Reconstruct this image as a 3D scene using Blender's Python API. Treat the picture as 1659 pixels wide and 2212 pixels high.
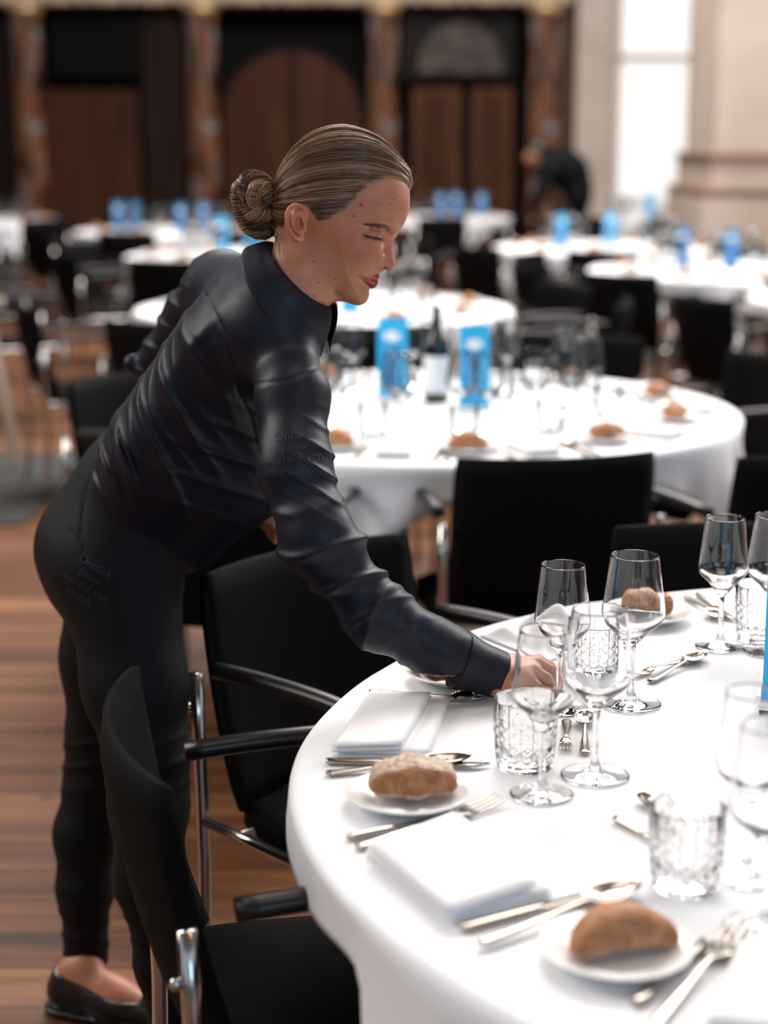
import bpy, bmesh, math, random
import numpy as np
from mathutils import Vector, Matrix, Euler
from mathutils.bvhtree import BVHTree
random.seed(7); np.random.seed(7)
S = bpy.context.scene
for o in list(bpy.data.objects): bpy.data.objects.remove(o)
COL = S.collection
PI = math.pi
# ---------------- camera
FPX, PITCH, CAMH = 3700.0, math.radians(12.2), 1.485
cd = bpy.data.cameras.new('camera'); cam = bpy.data.objects.new('camera', cd); COL.objects.link(cam)
cam.location = (0, 0, CAMH); cam.rotation_euler = (PI/2-PITCH, 0, 0)
cd.sensor_fit = 'VERTICAL'; cd.sensor_height = 36; cd.sensor_width = 27; cd.lens = FPX/2212*36
cd.clip_start = .05; cd.clip_end = 200
cd.dof.use_dof = True; cd.dof.focus_distance = 2.28; cd.dof.aperture_fstop = 2.35
S.camera = cam
CF = Vector((0, math.cos(PITCH), -math.sin(PITCH))); CU = Vector((0, math.sin(PITCH), math.cos(PITCH))); CR = Vector((1, 0, 0))
def ray(px, py): return CF + CR*((px-829.5)/FPX) - CU*((py-1106)/FPX)
def PZ(px, py, z):
    d = ray(px, py); return Vector((0, 0, CAMH)) + d*((z-CAMH)/d.z)
def PY(px, py, Y):
    d = ray(px, py); return Vector((0, 0, CAMH)) + d*(Y/d.y)
def proj(p):
    d = Vector(p)-Vector((0, 0, CAMH)); z = max(1e-6, d.dot(CF))
    return 829.5+FPX*d.x/z, 1106-FPX*d.dot(CU)/z, z
# ---------------- colour management, world, lights
S.view_settings.view_transform = 'Standard'; S.view_settings.look = 'None'; S.view_settings.gamma = 1
S.view_settings.use_curve_mapping = False; S.view_settings.exposure = 0.0
w = bpy.data.worlds.new('world'); S.world = w; w.use_nodes = True
_N, _L = w.node_tree.nodes, w.node_tree.links; _bg = _N['Background']
def _m(op, *a):
    n = _N.new('ShaderNodeMath'); n.operation = op
    for i, q in enumerate(a):
        if isinstance(q, (int, float)): n.inputs[i].default_value = q
        else: _L.new(q, n.inputs[i])
    return n.outputs[0]
_tc = _N.new('ShaderNodeTexCoord'); _sx = _N.new('ShaderNodeSeparateXYZ'); _L.new(_tc.outputs['Generated'], _sx.inputs[0])
_az = _m('ARCTAN2', _sx.outputs[1], _sx.outputs[0]); _glow = _m('GREATER_THAN', _m('SINE', _m('MULTIPLY_ADD', _az, 9.0, .6)), .1)  # unseen bright bands, added to the world for streaked reflections
_band = _m('MULTIPLY', _m('GREATER_THAN', _sx.outputs[2], .12), _m('LESS_THAN', _sx.outputs[2], .62)); _w = _m('MULTIPLY', _glow, _band)
_mx = _N.new('ShaderNodeMix'); _mx.data_type = 'RGBA'; _mx.inputs[6].default_value = (.17, .15, .14, 1); _mx.inputs[7].default_value = (1.25, 1.45, 1.7, 1); _L.new(_w, _mx.inputs[0]); _L.new(_mx.outputs[2], _bg.inputs[0]); _bg.inputs[1].default_value = .66
def area(name, loc, target, sx, sy, power, col):
    l = bpy.data.lights.new(name, 'AREA'); l.shape = 'RECTANGLE'; l.size = sx; l.size_y = sy; l.energy = power; l.color = col
    o = bpy.data.objects.new(name, l); COL.objects.link(o); o.location = loc
    o.rotation_euler = (Vector(target)-Vector(loc)).to_track_quat('-Z', 'Y').to_euler(); return o
area('window_light_left', (-4.4, 3.5, 4.0), (0.3, 2.3, .9), 2.6, 3.0, 200, (1, .95, .90))
area('window_light_far_right', (5.2, 7.5, 4.6), (.6, 2.8, .9), 3.0, 3.6, 360, (1, .97, .95))
area('overhead_fill', (1.2, 2.0, 6.6), (.75, 2.0, .7), 3.0, 3.0, 72, (1, .96, .93))  # unseen soft overhead lamp, added to brighten the near table
area('blue_fill_behind', (2.8, -3.6, 3.0), (.6, 2.2, .9), 2.4, 2.0, 66, (.36, .66, 1))  # unseen blue fill lamp, added behind the camera
area('hall_overhead_fill', (1.2, 11.5, 8.0), (.8, 10.5, .7), 7.0, 8.0, 2000, (1, .95, .92))  # unseen overhead lamp, added to brighten the far tables
for i_, p_ in enumerate(((1.6, .4, 3.6), (.1, 3.3, 4.4), (2.6, 3.4, 4.2), (-1.6, 1.2, 3.9))):
    l_ = bpy.data.lights.new('chandelier_light', 'POINT'); l_.energy = 16; l_.color = (1, .52, .24); l_.shadow_soft_size = .07; o_ = bpy.data.objects.new('chandelier_light', l_); COL.objects.link(o_); o_.location = p_
# ---------------- helpers
def mesh_obj(name, verts, faces, mat=None, parent=None, smooth=True):
    me = bpy.data.meshes.new(name); me.from_pydata([tuple(v) for v in verts], [], [tuple(f) for f in faces]); me.update()
    if smooth: me.polygons.foreach_set('use_smooth', [True]*len(me.polygons))
    if mat: me.materials.append(mat)
    o = bpy.data.objects.new(name, me); COL.objects.link(o)
    if parent: o.parent = parent
    return o
def bm_obj(name, bm, mat=None, parent=None, smooth=True, angle=None):
    bmesh.ops.recalc_face_normals(bm, faces=bm.faces)
    me = bpy.data.meshes.new(name); bm.to_mesh(me); bm.free()
    if smooth: me.polygons.foreach_set('use_smooth', [True]*len(me.polygons))
    if mat: me.materials.append(mat)
    o = bpy.data.objects.new(name, me); COL.objects.link(o)
    if angle is not None:
        try: me.set_sharp_from_angle(angle=angle)
        except Exception: pass
    if parent: o.parent = parent
    return o
def tag(o, label=None, cat=None, group=None, kind=None):
    if label: o['label'] = label
    if cat: o['category'] = cat
    if group: o['group'] = group
    if kind: o['kind'] = kind
    return o
def empty(name, loc=(0, 0, 0), rz=0):
    o = bpy.data.objects.new(name, None); COL.objects.link(o); o.location = loc; o.rotation_euler = (0, 0, rz); o.empty_display_size = .05; return o
def copy_tree(o, parent=None):
    c = o.copy(); COL.objects.link(c); c.parent = parent
    for ch in list(o.children): copy_tree(ch, c)
    return c
def bbox(bm, c, s, rot=None, bev=0):
    r = bmesh.ops.create_cube(bm, size=1)
    M = Matrix.Translation(c) @ (rot.to_4x4() if rot is not None else Matrix.Identity(4)) @ Matrix.Diagonal((s[0], s[1], s[2], 1))
    bmesh.ops.transform(bm, matrix=M, verts=r['verts'])
    if bev:
        es = {e for v in r['verts'] for e in v.link_edges}
        bmesh.ops.bevel(bm, geom=list(es), offset=bev, segments=2, affect='EDGES', profile=.6)
def box(name, lo, hi, mat, parent=None, bev=.004):
    bm = bmesh.new(); lo = Vector(lo); hi = Vector(hi); bbox(bm, (lo+hi)/2, hi-lo, bev=bev)
    return bm_obj(name, bm, mat, parent, smooth=False)
def smooth_path(pts, n):
    P = [Vector(p) for p in pts]; out = []
    if len(P) == 2: return [P[0].lerp(P[1], i/(n-1)) for i in range(n)]
    Q = [2*P[0]-P[1]]+P+[2*P[-1]-P[-2]]; m = len(P)-1
    for i in range(n):
        t = i/(n-1)*m; k = min(int(t), m-1); u = t-k; a, b, c, d = Q[k:k+4]
        out.append(.5*((2*b)+(c-a)*u+(2*a-5*b+4*c-d)*u*u+(3*b-a-3*c+d)*u**3))
    return out
def tube_bm(bm, pts, rad, seg=10, n=None, flat=None, cap=True):
    P = smooth_path(pts, n) if n else [Vector(p) for p in pts]
    m = len(P); R = rad if hasattr(rad, '__len__') else [rad]*m
    if len(R) != m: R = list(np.interp(np.linspace(0, 1, m), np.linspace(0, 1, len(R)), R))
    up = None; rings = []
    for i in range(m):
        t = (P[min(i+1, m-1)]-P[max(i-1, 0)]).normalized()
        if up is None:
            up = Vector((0, 0, 1)) if abs(t.z) < .9 else Vector((0, 1, 0))
        s = t.cross(up).normalized(); up = s.cross(t).normalized()
        fs, fu = flat if flat else (1, 1)
        rings.append([bm.verts.new(P[i]+(s*math.cos(a)*fs+up*math.sin(a)*fu)*R[i]) for a in [2*PI*k/seg for k in range(seg)]])
    for i in range(m-1):
        for k in range(seg):
            bm.faces.new((rings[i][k], rings[i][(k+1) % seg], rings[i+1][(k+1) % seg], rings[i+1][k]))
    if cap: bm.faces.new(rings[0][::-1]); bm.faces.new(rings[-1])
def tube(name, pts, rad, mat, parent=None, seg=10, n=None, flat=None):
    bm = bmesh.new(); tube_bm(bm, pts, rad, seg, n, flat); return bm_obj(name, bm, mat, parent)
def lathe(name, prof, mat, parent=None, seg=48, closed=False, disp=None):
    vs = []; fs = []; idx = []
    for r, z in prof:
        if r < 1e-6: idx.append([len(vs)]); vs.append((0, 0, z))
        else:
            idx.append(list(range(len(vs), len(vs)+seg)))
            for k in range(seg):
                a = 2*PI*k/seg; rr = r+(disp(a, z, r) if disp else 0); vs.append((rr*math.cos(a), rr*math.sin(a), z))
    pr = list(zip(idx[:-1], idx[1:]))
    if closed: pr.append((idx[-1], idx[0]))
    for A, B in pr:
        for k in range(seg):
            k2 = (k+1) % seg
            if len(A) == 1 and len(B) == 1: break
            if len(A) == 1: fs.append((A[0], B[k2], B[k]))
            elif len(B) == 1: fs.append((A[k], A[k2], B[0]))
            else: fs.append((A[k], A[k2], B[k2], B[k]))
    o = mesh_obj(name, vs, fs, mat, parent)
    bm = bmesh.new(); bm.from_mesh(o.data); bmesh.ops.recalc_face_normals(bm, faces=bm.faces); bm.to_mesh(o.data); bm.free()
    return o
def set_parts_origin(root, loc, rz): root.location = loc; root.rotation_euler = (0, 0, rz)
# ---------------- materials
def nmat(name):
    m = bpy.data.materials.new(name); m.use_nodes = True; nt = m.node_tree; b = nt.nodes['Principled BSDF']
    return m, nt, b, nt.nodes, nt.links
def sset(b, **k):
    for kk, v in k.items():
        n = {'col': 'Base Color', 'rough': 'Roughness', 'metal': 'Metallic', 'trans': 'Transmission Weight', 'ior': 'IOR', 'spec': 'Specular IOR Level', 'sheen': 'Sheen Weight', 'srough': 'Sheen Roughness', 'scol': 'Sheen Tint', 'coat': 'Coat Weight', 'sss': 'Subsurface Weight', 'aniso': 'Anisotropic'}[kk]
        if kk in ('col', 'scol'): v = tuple(v)+(1,) if len(v) == 3 else v
        b.inputs[n].default_value = v
def mat(name, col, rough=.5, bump=None, vary=None, **k):
    m, nt, b, N, L = nmat(name); sset(b, col=col, rough=rough, **k)
    tc = N.new('ShaderNodeTexCoord')
    if bump or vary:
        nz = N.new('ShaderNodeTexNoise'); nz.inputs['Scale'].default_value = (bump or vary)[0]; nz.inputs['Detail'].default_value = 4
        L.new(tc.outputs['Object'], nz.inputs['Vector'])
    if bump:
        bp = N.new('ShaderNodeBump'); bp.inputs['Strength'].default_value = bump[1]; bp.inputs['Distance'].default_value = bump[2]
        L.new(nz.outputs['Fac'], bp.inputs['Height']); L.new(bp.outputs[0], b.inputs['Normal'])
    if vary:
        rp = N.new('ShaderNodeMix'); rp.data_type = 'RGBA'; c2 = vary[1]
        rp.inputs[6].default_value = tuple(col)+(1,); rp.inputs[7].default_value = tuple(c2)+(1,)
        L.new(nz.outputs['Fac'], rp.inputs[0]); L.new(rp.outputs[2], b.inputs['Base Color'])
    return m
def ramp(N, stops):
    r = N.new('ShaderNodeValToRGB'); e = r.color_ramp.elements
    e[0].position = stops[0][0]; e[0].color = tuple(stops[0][1])+(1,); e[1].position = stops[-1][0]; e[1].color = tuple(stops[-1][1])+(1,)
    for p, c in stops[1:-1]:
        x = e.new(p); x.color = tuple(c)+(1,)
    return r
M = {}
M['cloth'] = mat('white_linen', (.86, .86, .87), .85, bump=(260, .12, .001), sheen=.1)
M['napkin'] = mat('napkin_linen', (.84, .835, .84), .85, bump=(300, .1, .001))
M['black'] = mat('black_upholstery', (.0045, .0042, .004), .85, spec=.08, bump=(900, .2, .0004))
M['blacktube'] = mat('black_lacquered_tube', (.010, .008, .008), .35, spec=.4)
M['chrome'] = mat('chrome', (.55, .54, .52), .16, metal=1.0)
M['steel'] = mat('polished_steel', (.44, .385, .33), .17, metal=1.0)
M['porcelain'] = mat('white_porcelain', (.86, .84, .81), .12, coat=.4)
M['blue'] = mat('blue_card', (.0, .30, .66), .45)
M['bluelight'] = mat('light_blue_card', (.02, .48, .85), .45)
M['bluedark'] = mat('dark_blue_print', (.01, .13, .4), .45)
M['white'] = mat('white_print', (.85, .9, .93), .5)
def glassmat(name, tint=(1, 1, 1), ior=1.45, rough=0.0):
    m, nt, b, N, L = nmat(name); sset(b, col=tint, rough=rough, trans=1.0, ior=ior); return m
M['glass'] = glassmat('clear_glass')
def thinglass(name, fac_min=.02, tint=(.97, .98, .98)):
    m = bpy.data.materials.new(name); m.use_nodes = True; nt = m.node_tree; N = nt.nodes; L = nt.links; N.remove(N['Principled BSDF'])
    out = N['Material Output']; tr = N.new('ShaderNodeBsdfTransparent'); tr.inputs[0].default_value = tuple(tint)+(1,)
    gl = N.new('ShaderNodeBsdfGlossy'); gl.inputs['Roughness'].default_value = .02; gl.inputs['Color'].default_value = (1, 1, 1, 1)
    lw = N.new('ShaderNodeFresnel'); lw.inputs['IOR'].default_value = 1.22
    mx = N.new('ShaderNodeMixShader'); L.new(lw.outputs[0], mx.inputs[0]); L.new(tr.outputs[0], mx.inputs[1]); L.new(gl.outputs[0], mx.inputs[2]); L.new(mx.outputs[0], out.inputs[0])
    return m
M['thinglass'] = thinglass('thin_clear_glass')
M['bottle'] = mat('dark_green_bottle_glass', (.004, .012, .006), .08, coat=.5)
M['label'] = mat('paper_label', (.8, .8, .78), .6)
def bread_mat():
    m, nt, b, N, L = nmat('crusty_bread'); tc = N.new('ShaderNodeTexCoord'); at = N.new('ShaderNodeAttribute'); at.attribute_name = 'crust'
    n1 = N.new('ShaderNodeTexNoise'); n1.inputs['Scale'].default_value = 55; n1.inputs['Detail'].default_value = 6; L.new(tc.outputs['Object'], n1.inputs['Vector'])
    r1 = ramp(N, [(.25, (.22, .075, .02)), (.5, (.38, .145, .045)), (.75, (.52, .25, .10))]); L.new(n1.outputs['Fac'], r1.inputs[0])
    n2 = N.new('ShaderNodeTexNoise'); n2.inputs['Scale'].default_value = 130; n2.inputs['Detail'].default_value = 5; L.new(tc.outputs['Object'], n2.inputs['Vector'])
    r2 = ramp(N, [(.3, (.42, .24, .13)), (.6, (.62, .50, .39))]); L.new(n2.outputs['Fac'], r2.inputs[0])
    mx = N.new('ShaderNodeMix'); mx.data_type = 'RGBA'
    add = N.new('ShaderNodeMath'); add.operation = 'ADD'; sub = N.new('ShaderNodeMath'); sub.operation = 'MULTIPLY_ADD'; sub.inputs[1].default_value = .7; sub.inputs[2].default_value = -.35
    L.new(n2.outputs['Fac'], sub.inputs[0]); L.new(at.outputs['Fac'], add.inputs[0]); L.new(sub.outputs[0], add.inputs[1]); add.use_clamp = True
    L.new(add.outputs[0], mx.inputs[0]); L.new(r1.outputs[0], mx.inputs[6]); L.new(r2.outputs[0], mx.inputs[7]); L.new(mx.outputs[2], b.inputs['Base Color'])
    bp = N.new('ShaderNodeBump'); bp.inputs['Strength'].default_value = .5; bp.inputs['Distance'].default_value = .002; L.new(n1.outputs['Fac'], bp.inputs['Height']); L.new(bp.outputs[0], b.inputs['Normal'])
    sset(b, rough=.62); return m
M['bread'] = bread_mat()
def floor_surface():
    m, nt, b, N, L = nmat('oiled_pine_boards'); tc = N.new('ShaderNodeTexCoord'); sx = N.new('ShaderNodeSeparateXYZ'); L.new(tc.outputs['Object'], sx.inputs[0])
    def mth(op, a, v=None, c=None):
        n = N.new('ShaderNodeMath'); n.operation = op
        for i, q in enumerate((a, v, c)):
            if q is None: continue
            if isinstance(q, (int, float)): n.inputs[i].default_value = q
            else: L.new(q, n.inputs[i])
        return n.outputs[0]
    yb = mth('DIVIDE', sx.outputs[1], .145); pl = mth('FLOOR', yb); fr = mth('FRACT', yb)
    wn = N.new('ShaderNodeTexWhiteNoise'); wn.noise_dimensions = '1D'; L.new(pl, wn.inputs['W'])
    cb = N.new('ShaderNodeCombineXYZ'); L.new(mth('MULTIPLY_ADD', sx.outputs[0], 1.4, mth('MULTIPLY', wn.outputs['Value'], 37)), cb.inputs[0]); L.new(mth('MULTIPLY', sx.outputs[1], 16), cb.inputs[1]); L.new(pl, cb.inputs[2])
    nz = N.new('ShaderNodeTexNoise'); nz.inputs['Scale'].default_value = 1.3; nz.inputs['Detail'].default_value = 5; nz.inputs['Distortion'].default_value = .6; L.new(cb.outputs[0], nz.inputs['Vector'])
    tone = mth('ADD', mth('MULTIPLY', nz.outputs['Fac'], .75), mth('MULTIPLY', wn.outputs['Value'], .3))
    r = ramp(N, [(.28, (.045, .017, .008)), (.5, (.150, .058, .023)), (.72, (.27, .12, .055))]); L.new(tone, r.inputs[0])
    vo = N.new('ShaderNodeTexVoronoi'); vo.inputs['Scale'].default_value = 1; c2 = N.new('ShaderNodeCombineXYZ')
    L.new(mth('MULTIPLY', sx.outputs[0], 4.2), c2.inputs[0]); L.new(mth('MULTIPLY', sx.outputs[1], 7.5), c2.inputs[1]); L.new(c2.outputs[0], vo.inputs['Vector'])
    kr = ramp(N, [(.05, (.15, .15, .15)), (.12, (1, 1, 1))]); L.new(vo.outputs['Distance'], kr.inputs[0])
    gap = mth('GREATER_THAN', mth('MULTIPLY', fr, mth('SUBTRACT', 1.0, fr)), .018)
    mx = N.new('ShaderNodeMix'); mx.data_type = 'RGBA'; mx.blend_type = 'MULTIPLY'; mx.inputs[0].default_value = 1; L.new(r.outputs[0], mx.inputs[6]); L.new(kr.outputs[0], mx.inputs[7])
    m2 = N.new('ShaderNodeMix'); m2.data_type = 'RGBA'; L.new(gap, m2.inputs[0]); m2.inputs[6].default_value = (.02, .01, .006, 1); L.new(mx.outputs[2], m2.inputs[7]); L.new(m2.outputs[2], b.inputs['Base Color'])
    sset(b, rough=.42, spec=.35); return m
M['floor'] = floor_surface()
def streak_mat(name, stops, scale=(1, 1, 1), nscale=3, rough=.5, detail=6, dist=.5, spec=.4):
    m, nt, b, N, L = nmat(name); tc = N.new('ShaderNodeTexCoord'); mp = N.new('ShaderNodeMapping'); mp.inputs['Scale'].default_value = scale
    L.new(tc.outputs['Object'], mp.inputs[0]); nz = N.new('ShaderNodeTexNoise'); nz.inputs['Scale'].default_value = nscale; nz.inputs['Detail'].default_value = detail; nz.inputs['Distortion'].default_value = dist
    L.new(mp.outputs[0], nz.inputs['Vector']); r = ramp(N, stops); L.new(nz.outputs['Fac'], r.inputs[0]); L.new(r.outputs[0], b.inputs['Base Color']); sset(b, rough=rough, spec=spec); return m
M['darkwood'] = streak_mat('dark_stained_oak', [(.3, (.008, .004, .003)), (.7, (.03, .013, .008))], (6, 6, .5), 2, spec=.12)
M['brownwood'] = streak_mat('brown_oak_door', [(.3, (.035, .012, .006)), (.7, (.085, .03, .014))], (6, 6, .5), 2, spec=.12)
M['brownwood2'] = streak_mat('lit_brown_oak_door', [(.3, (.06, .024, .011)), (.7, (.14, .058, .028))], (6, 6, .5), 2, spec=.12)  # lighter copy of the brown oak, light put into its colour
M['nearblack'] = mat('blackened_panel', (.006, .005, .0045), .8, spec=.08)
M['marble'] = streak_mat('veined_marble', [(.36, (.012, .008, .007)), (.46, (.07, .03, .017)), (.53, (.26, .10, .045)), (.60, (.12, .11, .11)), (.66, (.30, .29, .28))], (2.2, 2.2, .8), 2.6, .35, spec=.25)
M['stone'] = streak_mat('beige_limestone', [(.3, (.52, .42, .34)), (.7, (.66, .56, .48))], (1, 1, 1), 1.2, .8)
M['stonebrown'] = mat('brown_stone_moulding', (.24, .13, .09), .7)
M['gold'] = mat('gilded_ornament', (.75, .5, .25), .35, metal=.6)
M['plaster'] = mat('pale_plaster', (.80, .75, .70), .9)
# ---------------- setting
def struct(o): o['kind'] = 'structure'; return o
struct(box('floor', (-14, -3, -.1), (14, 24, 0), M['floor'], bev=0))
BY = 21.5
def bx_(px0, px1, y0, y1, Y, d, m, name, parent=None, bev=.01):
    a = PY(px0, y1, Y); b = PY(px1, y0, Y); return box(name, (a.x, Y, max(0, a.z)), (b.x, Y+d, b.z), m, parent, bev)
xr = PY(1232, 300, BY).x
struct(box('wall_back', (-14, BY+.35, 0), (xr, BY+.6, 9), M['nearblack'], bev=0))
ztop = PY(800, 9, BY).z
wf = empty('wall_frieze', (0, 0, 0)); struct(wf)
box('frieze_beam', (-14, BY-.15, ztop), (xr, BY+.35, ztop+1.1), M['stone'], wf)
bm = bmesh.new()
for i in range(60):
    x = -9+i*.19
    r = bmesh.ops.create_uvsphere(bm, u_segments=8, v_segments=6, radius=.055); bmesh.ops.translate(bm, verts=r['verts'], vec=(x, BY-.18, ztop+.02+(.03 if i % 3 else 0)))
bm_obj('gilded_beading', bm, M['gold'], wf)
# marble columns of the screen
def column(px, wpx, label):
    c = PY(px, 300, BY-.1); r = wpx/2*(BY*.98)/FPX
    e = empty('marble_column', (c.x, BY-.05, 0)); tag(e, label, 'column', 'marble columns of the wooden screen')
    lathe('column_shaft', [(r*1.02, .6), (r*1.0, .9), (r*.97, 2.2), (r*.94, ztop-.12)], M['marble'], e, 32)
    lathe('column_base', [(0, 0), (r*1.35, 0), (r*1.35, .3), (r*1.15, .36), (r*1.25, .45), (r*1.05, .6), (0, .6)], M['stonebrown'], e, 32)
    lathe('column_capital', [(0, ztop-.14), (r, ztop-.14), (r*1.25, ztop-.02), (0, ztop-.01)], M['gold'], e, 32)
column(64, 66, 'leftmost marble column of the dark screen, at the left edge')
column(440, 66, 'veined marble column left of the arched doors')
column(828, 66, 'veined marble column right of the arched doors, above the forehead')
column(1174, 70, 'orange veined marble column beside the pale stone pilaster')
def panel(px0, px1, y0, y1, m, name, d=.06, inset=True, arch=0, parent=None, Y=BY+.2):
    a = PY(px0, y1, Y); b = PY(px1, y0, Y); z0 = max(0, a.z)
    bm = bmesh.new(); pts = [(a.x, z0), (b.x, z0)]
    if arch:
        n = 14
        for i in range(n+1):
            t = PI*i/n; pts.append(((a.x+b.x)/2+math.cos(t)*(b.x-a.x)/2, b.z-arch+math.sin(t)*arch))
    else: pts += [(b.x, b.z), (a.x, b.z)]
    vs = [bm.verts.new((x, Y, z)) for x, z in pts]; f = bm.faces.new(vs)
    r = bmesh.ops.extrude_face_region(bm, geom=[f]); bmesh.ops.translate(bm, verts=[v for v in r['geom'] if isinstance(v, bmesh.types.BMVert)], vec=(0, -d, 0))
    return bm_obj(name, bm, m, parent, smooth=False)
# left bay
wp = empty('wall_panelling'); struct(wp)
panel(112, 300, 195, 600, M['brownwood'], 'panel', parent=wp); panel(322, 398, 30, 600, M['darkwood'], 'panel', parent=wp); panel(112, 300, 20, 165, M['nearblack'], 'panel', parent=wp)
panel(-160, 20, 40, 600, M['darkwood'], 'panel', parent=wp)
# central arched doors
d1 = empty('door_1'); struct(d1)
panel(484, 786, 102, 620, M['darkwood'], 'door_arch', .10, arch=.85, parent=d1)
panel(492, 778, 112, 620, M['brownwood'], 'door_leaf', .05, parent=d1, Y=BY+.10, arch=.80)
for a, b in ((505, 628), (642, 765)):
    panel(a, b, 230, 560, M['brownwood'], 'door_panel', .03, parent=d1, Y=BY+.055)
bx_(632, 638, 108, 620, BY+.03, .03, M['darkwood'], 'door_gap', d1)
# right bay
d2 = empty('door_2'); struct(d2)
panel(868, 1112, 15, 165, mat('grey_painted_arch', (.022, .021, .020), .8, spec=.1), 'lunette', .05, parent=d2)
panel(905, 1085, 48, 158, streak_mat('painted_lunette', [(.35, (.03, .025, .022)), (.6, (.10, .065, .045))], (2, 2, 2), 3), 'lunette_painting', .03, arch=.5, parent=d2, Y=BY+.13)
panel(868, 1112, 165, 182, M['nearblack'], 'transom', .14, parent=d2)
for a, b in ((890, 996), (1014, 1108)):
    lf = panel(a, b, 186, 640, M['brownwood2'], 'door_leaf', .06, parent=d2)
    panel(a+20, b-20, 205, 400, M['brownwood'], 'door_panel', .03, parent=lf, Y=BY+.13); panel(a+20, b-20, 420, 600, M['brownwood'], 'door_panel', .03, parent=lf, Y=BY+.13)
t = empty('trim_1'); struct(t)
for a, b, m in ((1113, 1122, M['nearblack']), (1124, 1133, M['darkwood']), (1208, 1216, M['stonebrown']), (1217, 1222, M['darkwood']), (1223, 1234, M['stonebrown'])):
    bx_(a, b, -60, 640, BY, .3, m, 'moulding', t)
# pale stone wall and window
struct(bx_(1234, 1334, -400, 660, BY-.1, .7, M['stone'], 'wall_pilaster'))
struct(box('wall_right', (PY(1334, 300, BY+.3).x-.2, BY+.3, 0), (14, BY+.6, 9), M['plaster'], bev=0))
win = empty('window_1'); struct(win)
wm, nt, b, N, L = nmat('bright_frosted_window'); sset(b, col=(.8, .78, .76), rough=.6); b.inputs['Emission Color'].default_value = (1, .95, .92, 1); b.inputs['Emission Strength'].default_value = .62
bx_(1336, 1560, -300, 470, BY+.22, .03, wm, 'window_pane', win, 0)
bx_(1334, 1560, 116, 128, BY+.12, .12, M['stone'], 'window_bar', win)
bx_(1330, 1344, -300, 470, BY+.14, .12, M['plaster'], 'window_frame', win)
# near pillar on the right
PYY = 13.5
pl = empty('wall_pier'); struct(pl)
bx_(1545, 2300, -500, 345, PYY+.12, 1.4, M['stone'], 'pier_shaft', pl, .02)
bx_(1527, 2320, 338, 700, PYY, 1.7, M['stone'], 'pier_base', pl, .02)
bx_(1533, 2320, 330, 342, PYY-.05, 1.7, M['stonebrown'], 'pier_moulding', pl, .02)
bx_(1518, 2330, 408, 420, PYY-.08, 1.8, M['stonebrown'], 'pier_moulding', pl, .02)
bx_(1508, 2340, 422, 760, PYY-.06, 1.8, M['stone'], 'pier_plinth', pl, .02)
struct(box('wall_left', (-14.2, -3, 0), (-14, 24, 9), M['darkwood'], bev=0))
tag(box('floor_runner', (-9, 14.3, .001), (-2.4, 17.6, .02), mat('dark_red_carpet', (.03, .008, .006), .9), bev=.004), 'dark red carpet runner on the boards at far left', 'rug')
tag(box('floor_surface', (-2.2, 6.6, .001), (-1.42, 8.2, .012), mat('charcoal_grey', (.035, .033, .032), .8), bev=.003), 'flat charcoal patch on the floor under the pale easel at the left edge', 'mat')  # flat charcoal patch on the boards
ez = empty('easel', (-1.9, 7.9, 0)); tag(ez, 'pale wooden easel, its leg standing at the left edge', 'easel')
pm = mat('pale_varnished_wood', (.42, .33, .26), .5)
for a, b in (((.22, -.15, .013), (-.05, 0, 1.45)), ((-.55, -.15, .013), (-.28, 0, 1.45)), ((-.17, .5, 0), (-.17, .03, 1.4))):
    bm = bmesh.new(); tube_bm(bm, [a, b], .024, 4); bm_obj('leg', bm, pm, ez, smooth=False)
box('ledge', (-.62, -.13, .75), (.17, -.06, .79), pm, ez)
bd = box('board', (-.75, -.08, .79), (.02, -.05, 1.5), M['white'], ez)
# stone pedestal at the far left edge
ps = empty('stone_pedestal', PZ(-8, 640, 0)); tag(ps, 'pale stone pedestal topped by a terracotta ball, at the far left edge', 'pedestal')
box('pedestal_shaft', (-.13, -.13, .1), (.18, .13, .62), M['stone'], ps); box('pedestal_cap', (-.17, -.16, .62), (.2, .16, .68), M['stone'], ps); box('pedestal_base', (-.17, -.16, 0), (.22, .16, .1), M['stone'], ps)
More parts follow.
